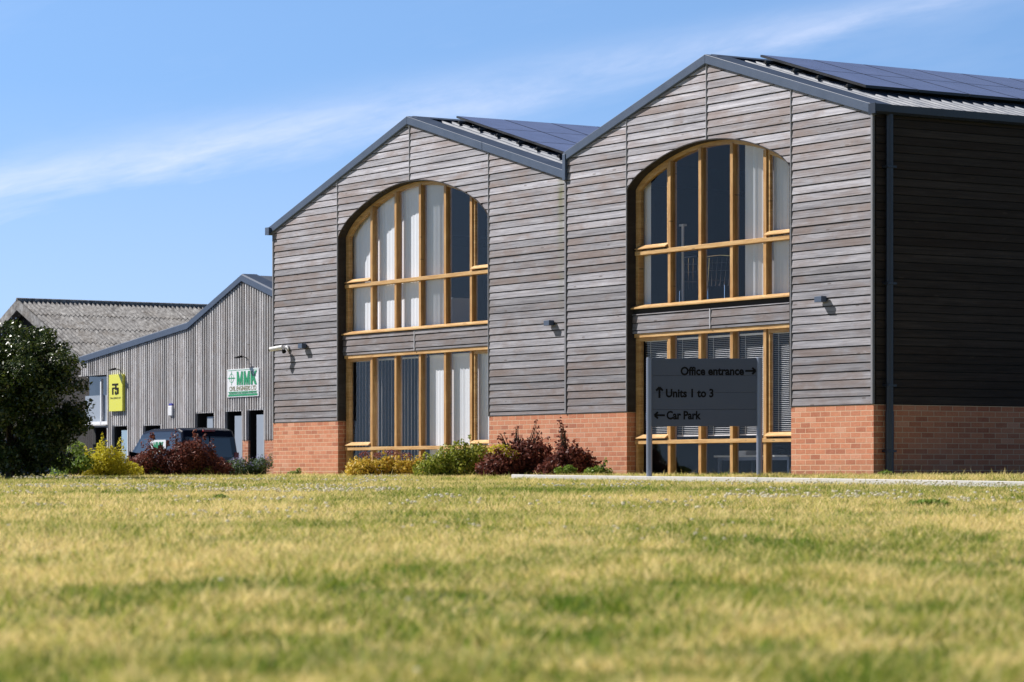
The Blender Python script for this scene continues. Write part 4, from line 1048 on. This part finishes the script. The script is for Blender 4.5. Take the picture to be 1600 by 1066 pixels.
# ------------------------------------------------------------------ foliage
def leaves(name, m, parent, blobs, n, size, aspect=.5, up=.0, seed=0, shell=.55, droop=0.0):
    """leaf-shaped faces scattered through ellipsoid clumps: blobs = (x,y,z,rx,ry,rz,weight)"""
    rg_ = np.random.default_rng(seed+5); B_ = np.array([b[:6] for b in blobs]); wt = np.array([b[6] if len(b) > 6 else b[3]*b[4]*b[5] for b in blobs]); wt = wt/wt.sum()
    ix = rg_.choice(len(blobs), n, p=wt); d = rg_.normal(size=(n, 3)); d /= np.linalg.norm(d, axis=1)[:, None]
    rad = shell+(1-shell)*rg_.random(n)**.6; lump = 1+.16*np.sin(d[:, 0]*7+ix)*np.cos(d[:, 2]*6+ix*2)
    P = B_[ix, :3]+B_[ix, 3:]*d*(rad*lump)[:, None]
    P[:, 2] = np.maximum(P[:, 2], .015)
    nrm_ = d*.55+rg_.normal(size=(n, 3))*.55+np.array([0, 0, up]); nrm_ /= np.linalg.norm(nrm_, axis=1)[:, None]
    t1 = np.cross(nrm_, rg_.normal(size=(n, 3))); t1[:, 2] -= droop; t1 -= nrm_*np.sum(t1*nrm_, 1)[:, None]; t1 /= np.linalg.norm(t1, axis=1)[:, None]; t2 = np.cross(nrm_, t1)
    L_ = size*(.6+.8*rg_.random(n))[:, None]; Wd = L_*aspect*.5
    V = np.stack([P-t1*L_*.5, P+t2*Wd+nrm_*L_*.05, P+t1*L_*.5, P-t2*Wd+nrm_*L_*.05], 1).reshape(-1, 3)
    me_ = fast_mesh(name, V, np.arange(4*n).reshape(-1, 4)); me_.materials.append(m)
    o = bpy.data.objects.new(name, me_); C.objects.link(o); o.parent = parent; return o
def stems(parent, tips, r0=.012, base=.08, m=None, name='stem'):
    mb = MB()
    for (x, y, z) in tips:
        b = (x*base*3, y*base*3, -.03); mdp = (x*.55+random.uniform(-.03, .03), y*.55, z*.55)
        mb.tube([b, mdp, (x, y, z)], [r0, r0*.7, r0*.3], 5)
    return mb.build(name, m or M['bark'], parent)
_rl = random.Random(5)
def shrub(px, Y, label, blobs, n, size, m, name='shrub', cat='shrub', aspect=.5, seed=0, tips=None, extra=None, group=None, hs=1.0):
    blobs = [(b[0], b[1], b[2]*hs, b[3]*(.5+.5*hs), b[4]*(.5+.5*hs), b[5]*hs) for b in blobs]; n = int(n*hs*1.5)
    X = wpt(px, Y); r = empty(name, (X, Y, float(terr(X, Y))-.01)); sh = list(blobs)
    if n > 1500:
        mv = sum(b[3]*b[4]*b[5] for b in blobs)/len(blobs)
        for k in range(int(len(blobs)*.8)):
            b = blobs[_rl.randrange(len(blobs))]; q_ = _rl.uniform(.03, .05)
            sh.append((b[0]+_rl.uniform(-1, 1)*b[3], b[1], b[2]+b[5]*_rl.uniform(.8, 1.4), q_, q_, q_*1.9, mv*.07))
    leaves('foliage', m, r, sh, n, size, aspect, .25, seed)
    random.seed(seed)
    tp = tips or [(b[0]+random.uniform(-.6, .6)*b[3], b[1]+random.uniform(-.5, .5)*b[4], b[2]+random.uniform(0, .8)*b[5]) for b in blobs for _ in range(3)]
    stems(r, tp)
    if extra:
        for (nm, mm, bl, nn_, sz, asp) in extra: leaves(nm, mm, r, bl, nn_, sz, asp, .2, seed+3)
    tag(r, label, cat, group); return r
def clumps(w, dpt, h, n, seed, rmin=.14, rmax=.26, pr=.5):
    rg_ = np.random.default_rng(seed); out = []
    for i in range(n):
        x = rg_.uniform(-w/2, w/2); e = math.sqrt(max(.1, 1-(2*x/w)**2)); z = rg_.uniform(.08, max(.12, h*e-.12)); r_ = rg_.uniform(rmin, rmax)
        out.append((x, rg_.uniform(-dpt/2, dpt/2), z, r_*1.1, r_, min(r_*.9, z+.05)))
    return out
# big dark shrub-tree at the left edge
TY = 45.0; X = wpt(14, TY); tr_ = empty('tree', (X, TY, float(terr(X, TY))-.02))
rg2 = np.random.default_rng(3); bl = []
for i in range(90):
    a_ = rg2.uniform(0, 2*math.pi); rr = rg2.uniform(0, 1)**.5; z = rg2.uniform(.25, 1.95)
    ex = 1.12 if .6 < z < 1.55 else (.85 if z >= 1.55 else .95)
    x = math.cos(a_)*rr*.95*ex-.12; y = math.sin(a_)*rr*.9*ex
    r_ = rg2.uniform(.17, .28); bl.append((x, y, z, r_*1.1, r_*1.1, r_*.85))
for (x, y, z, r_) in ((1.0, -.2, .85, .15), (1.08, .0, 1.0, .12), (.98, .1, 1.25, .16), (.1, 0, 2.02, .14), (-.35, 0, 2.05, .14), (-.05, .2, 2.02, .13), (.55, .1, 1.92, .13), (.75, .1, 1.75, .14), (-1.1, 0, 1.85, .28), (-1.4, 0, 1.4, .35), (-1.4, 0, .9, .4), (-1.3, 0, .4, .35), (-.8, 0, 2.02, .22), (-1.0, -.2, 1.95, .22), (-.9, -.6, 1.0, .35), (0, -.7, .9, .3), (.4, -.5, .7, .25), (-.4, -.7, 1.3, .3), (.3, 0, .25, .3), (.75, -.1, .3, .2)): bl.append((x, y, z, r_, r_, r_*.8))
bl = [(x*1.08, y*1.08, z*(1+.15*min(1, z)), a_*1.1, b_*1.1, c_*1.1) for (x, y, z, a_, b_, c_) in bl]
leaves('crown', M['leaf_tree'], tr_, bl, 85000, .058, .5, .3, 9, .2)
mb = MB(); mb.tube([(0, 0, -.1), (.03, .02, .4), (0, 0, 1.0), (.05, 0, 1.6)], [.075, .06, .045, .02], 8)
for k in range(16):
    a_ = k*2.4; z0 = .25+.06*k; mb.tube([(.02, 0, z0), (math.cos(a_)*.45, math.sin(a_)*.4, z0+.3), (math.cos(a_)*.8, math.sin(a_)*.75, z0+.75)], [.03, .018, .006], 6)
mb.build('trunk', M['bark'], tr_); tag(tr_, 'large dense dark green shrub-like tree at the left edge of the lawn', 'tree')
# row behind the lawn edge
Y0 = 53
shrub(165, 50, 'bright lime yellow shrub between the dark tree and the wine red shrub', clumps(.85, .5, .45, 16, 21, .12, .2)+[(-.05, 0, .42, .1, .1, .12), (.25, 0, .40, .07, .07, .16)], 5200, .04, M['leaf_lime'], seed=21, hs=1.2)
shrub(118, 49.5, 'loose yellow green shrub at the foot of the dark tree', clumps(.55, .4, .62, 10, 22, .11, .17), 1500, .05, M['leaf_green'], seed=22)
shrub(278, 52, 'dark wine red shrub in front of the navy van', clumps(1.55, .6, .52, 30, 23, .13, .2)+[(-.05, 0, .48, .08, .08, .14), (.35, 0, .40, .07, .07, .14), (-.5, 0, .38, .07, .07, .14)], 8500, .045, M['leaf_red'], seed=23, hs=1.35, aspect=.55,
      extra=[('new_growth', M['leaf_mid'], clumps(1.3, .6, .3, 8, 44, .06, .1), 500, .035, .5)])
lav = clumps(.5, .4, .42, 12, 24, .1, .16)
shrub(374, 52.5, 'leafy sage green plant with violet flowers beside the wine red shrub', lav, 2000, .034, M['leaf_sage'], 'flowering_plant', 'plant', .4, 24, extra=[('flowers', M['violet'], [(x, y, z+.06, a_, b_, c_) for x, y, z, a_, b_, c_ in lav], 420, .022, .8)], group=None)
lav = clumps(.5, .4, .42, 12, 25, .1, .16)
shrub(412, 52.5, 'sage green plant with violet flowers at the foot of the left brick pier', lav, 2000, .034, M['leaf_sage'], 'flowering_plant', 'plant', .4, 25, extra=[('flowers', M['violet'], [(x, y, z+.06, a_, b_, c_) for x, y, z, a_, b_, c_ in lav], 420, .022, .8)])
shrub(458, 53.3, 'small green seedling against the left brick pier', [(0, 0, .06, .12, .08, .05), (.1, 0, .12, .05, .05, .05)], 160, .045, M['leaf_green'], 'plant', 'plant', .4, 26)
Yb = 48.8
shrub(556, 50.8, 'low pale green plant at the left end of the window bed', clumps(.3, .2, .14, 5, 27, .05, .09), 420, .035, M['leaf_green'], 'plant', 'plant', .4, 27)
shrub(602, 50.2, 'low golden shrub with dusky pink tips under the left window', clumps(1.15, .4, .27, 26, 28, .07, .14), 3200, .042, M['leaf_gold'], aspect=.7, seed=28, hs=1.35, extra=[('pink_tips', M['leaf_pink'], [(-.35, 0, .38, .1, .1, .06), (.1, 0, .42, .14, .1, .05), (.35, 0, .36, .1, .1, .06), (-.12, 0, .38, .08, .1, .05)], 700, .028, .5)])
shrub(722, 48.6, 'rounded mid green shrub under the right half of the left window', clumps(1.32, .6, .5, 36, 29, .09, .18), 5600, .043, M['leaf_mid'], aspect=.7, seed=29, hs=1.22)
def cone_stem(x, h, n=9): return [(x+.03*math.sin(k*2.1), .02*math.cos(k), .10+k*(h-.08)/n, .15*(1-k/n)+.045, .14*(1-k/n)+.04, .035) for k in range(n+1)]
shrub(812, 47.2, 'spreading wine red shrub with upright tips beside the mid green shrub', clumps(1.05, .5, .62, 30, 30, .13, .2)+cone_stem(.28, .74)+cone_stem(-.05, .66)+cone_stem(-.28, .58), 5600, .055, M['leaf_red'], seed=30, hs=1.15, aspect=.55,
      extra=[('new_growth', M['leaf_lime'], [(-.32, -.15, .44, .2, .1, .09), (-.1, -.2, .36, .12, .1, .08)], 420, .038, .5)])
shrub(886, 46.4, 'tall pointed wine red shrub against the middle brick wall', clumps(.75, .45, .5, 20, 31, .12, .17)+cone_stem(-.07, .84, 11)+cone_stem(.15, .5)+cone_stem(.36, .36), 3600, .056, M['leaf_red'], seed=31, aspect=.55)
shrub(884, 45.8, 'small fresh green plant at the foot of the pointed red shrub', clumps(.3, .2, .22, 5, 32, .06, .09), 420, .05, M['leaf_green'], 'plant', 'plant', .45, 32)
shrub(936, 45.6, 'straggly fresh green plant by the end of the middle brick wall', clumps(.42, .2, .14, 6, 33, .06, .09)+[(.1, 0, .24, .04, .04, .07), (.02, 0, .14, .06, .05, .06)], 520, .045, M['leaf_green'], 'plant', 'plant', .45, 33)
shrub(1383, 39.6, 'small green weed at the foot of the dark downpipe', [(0, 0, .05, .1, .08, .05)], 260, .05, M['leaf_green'], 'weed', 'plant', .25, 34)
shrub(1450, 23.5, 'flat dark green weed rosette on the lawn at the right', [(0, 0, .035, .17, .12, .03)], 420, .05, M['leaf_green'], 'weed', 'plant', .4, 35)
shrub(345, 26.5, 'small bright green weed rosette on the left of the lawn', [(0, 0, .03, .07, .07, .03)], 160, .045, M['leaf_green'], 'weed', 'plant', .4, 36)
shrub(350, 30.5, 'tiny green weed tuft just behind the small bright rosette', [(0, 0, .03, .05, .05, .03)], 100, .04, M['leaf_green'], 'weed', 'plant', .4, 37)

# ------------------------------------------------------------------ grass and clover
def scatter(zones):
    Xs, Ys = [], []
    for (y0, y1, dens) in zones:
        hwf = lambda y: .172*y*1.12+.8
        area_max = 2*hwf(y1)*(y1-y0); n = int(area_max*dens)
        x = rng.uniform(-hwf(y1), hwf(y1), n); y = rng.uniform(y0, y1, n); k = np.abs(x) < hwf(y)
        Xs.append(x[k]); Ys.append(y[k])
    return np.concatenate(Xs), np.concatenate(Ys)
X, Y = scatter([(3.6, 7, 5200), (7, 12, 3200), (12, 20, 1700), (20, 32, 1100), (32, 46, 850), (46, 56, 420)])
lx = (X-CX)*SI-(Y-CY)*CO; ly = (X-CX)*CO+(Y-CY)*SI
onpath = (ly > -KD-.07) & (ly < -KD+.30) & (lx > -5.8)
inb = (ly > -.02) & (lx > -17.7) & (lx < .03)
bed = (ly > -1.9) & (ly < 0) & (lx < -6.0) & (lx > -17)
k = ~(onpath | inb); X, Y = X[k], Y[k]; lx, ly = lx[k], ly[k]
n = len(X); g_ = greenness(X, Y)
strip_ = (ly > -KD+.28) & (ly < .3)
hgt_ = rng.uniform(.015, .05, n)*(.55+.9*vnoise(X, Y, .35, 8)+.5*vnoise(X, Y, .11, 9)**2)
hgt_ = np.where((rng.random(n) < .012), hgt_*2.1, hgt_); hgt_ = np.where(strip_, hgt_*1.25, hgt_)
g_ = np.where(strip_, g_*.7, g_)
wdt = rng.uniform(.0022, .0045, n)*(1+np.clip(Y-15, 0, 30)*.03)
an = rng.uniform(0, 2*np.pi, n); ln = rng.uniform(.3, 1.7, n); la = rng.uniform(0, 2*np.pi, n)
Z = terr(X, Y)
P = np.stack([X, Y, Z-.004], -1); wv = np.stack([np.cos(an)*wdt, np.sin(an)*wdt, np.zeros(n)], -1)
tip = P+np.stack([np.cos(la)*hgt_*ln, np.sin(la)*hgt_*ln, hgt_], -1)
V = np.stack([P-wv, P+wv, tip], 1).reshape(-1, 3)
me_ = fast_mesh('lawn_grass', V, np.arange(3*n).reshape(-1, 3))
a = me_.attributes.new('green', 'FLOAT', 'POINT'); a.data.foreach_set('value', np.repeat(g_, 3).astype(np.float32))
me_.materials.append(M['grass']); o = bpy.data.objects.new('lawn_grass', me_); C.objects.link(o)
tag(o, 'half dried lawn grass in straw and green patches filling the foreground', 'grass', kind='stuff')
# clover flower heads in drifts
X, Y = scatter([(6, 12, 10), (12, 20, 26), (20, 36, 60), (36, 45, 40)])
dr = vnoise(X, Y*.8, 1.5, 21)*.6+vnoise(X, Y, .5, 22)*.4
for (gx, gy, sx, sy) in ((-2.3, 29.5, 1.6, .8), (.9, 25.5, .9, .7), (4.0, 32, 2, 1.5), (3.4, 28, 1.2, .5), (-3.9, 34, 2, 1.2), (2.9, 16.5, .6, .4), (-1.1, 10.3, .2, .3), (-4.8, 33, 1.2, .6)):
    dr = dr+.28*np.exp(-((X-gx)/sx)**2-((Y-gy)/sy)**2)
lx = (X-CX)*SI-(Y-CY)*CO; ly = (X-CX)*CO+(Y-CY)*SI
k = (dr > .64+.2*rng.random(len(X))+.05*(Y < 20)) & ~((ly > -KD-.05) & (lx > -19)); X, Y = X[k], Y[k]; n = len(X)
ph = (1+5**.5)/2
ico = np.array([(-1, ph, 0), (1, ph, 0), (-1, -ph, 0), (1, -ph, 0), (0, -1, ph), (0, 1, ph), (0, -1, -ph), (0, 1, -ph), (ph, 0, -1), (ph, 0, 1), (-ph, 0, -1), (-ph, 0, 1)])/1.9
icf = np.array([(0, 11, 5), (0, 5, 1), (0, 1, 7), (0, 7, 10), (0, 10, 11), (1, 5, 9), (5, 11, 4), (11, 10, 2), (10, 7, 6), (7, 1, 8), (3, 9, 4), (3, 4, 2), (3, 2, 6), (3, 6, 8), (3, 8, 9), (4, 9, 5), (2, 4, 11), (6, 2, 10), (8, 6, 7), (9, 8, 1)])
rd = rng.uniform(.007, .0135, n)*np.clip(Y/22, .6, 1.15); Z = terr(X, Y)+rng.uniform(.045, .075, n)
V = (np.stack([X, Y, Z], -1)[:, None, :]+(ico*np.array([1.15, 1.15, .7]))[None]*rd[:, None, None]*(1+.25*rng.random((n, 12, 1)))).reshape(-1, 3)
Q = (icf[None]+12*np.arange(n)[:, None, None]).reshape(-1, 3)
me_ = fast_mesh('clover_flowers', V, Q); me_.materials.append(M['clover']); o = bpy.data.objects.new('clover_flowers', me_); C.objects.link(o)
tag(o, 'drifts of small white clover flowers scattered over the lawn', 'flowers', kind='stuff')
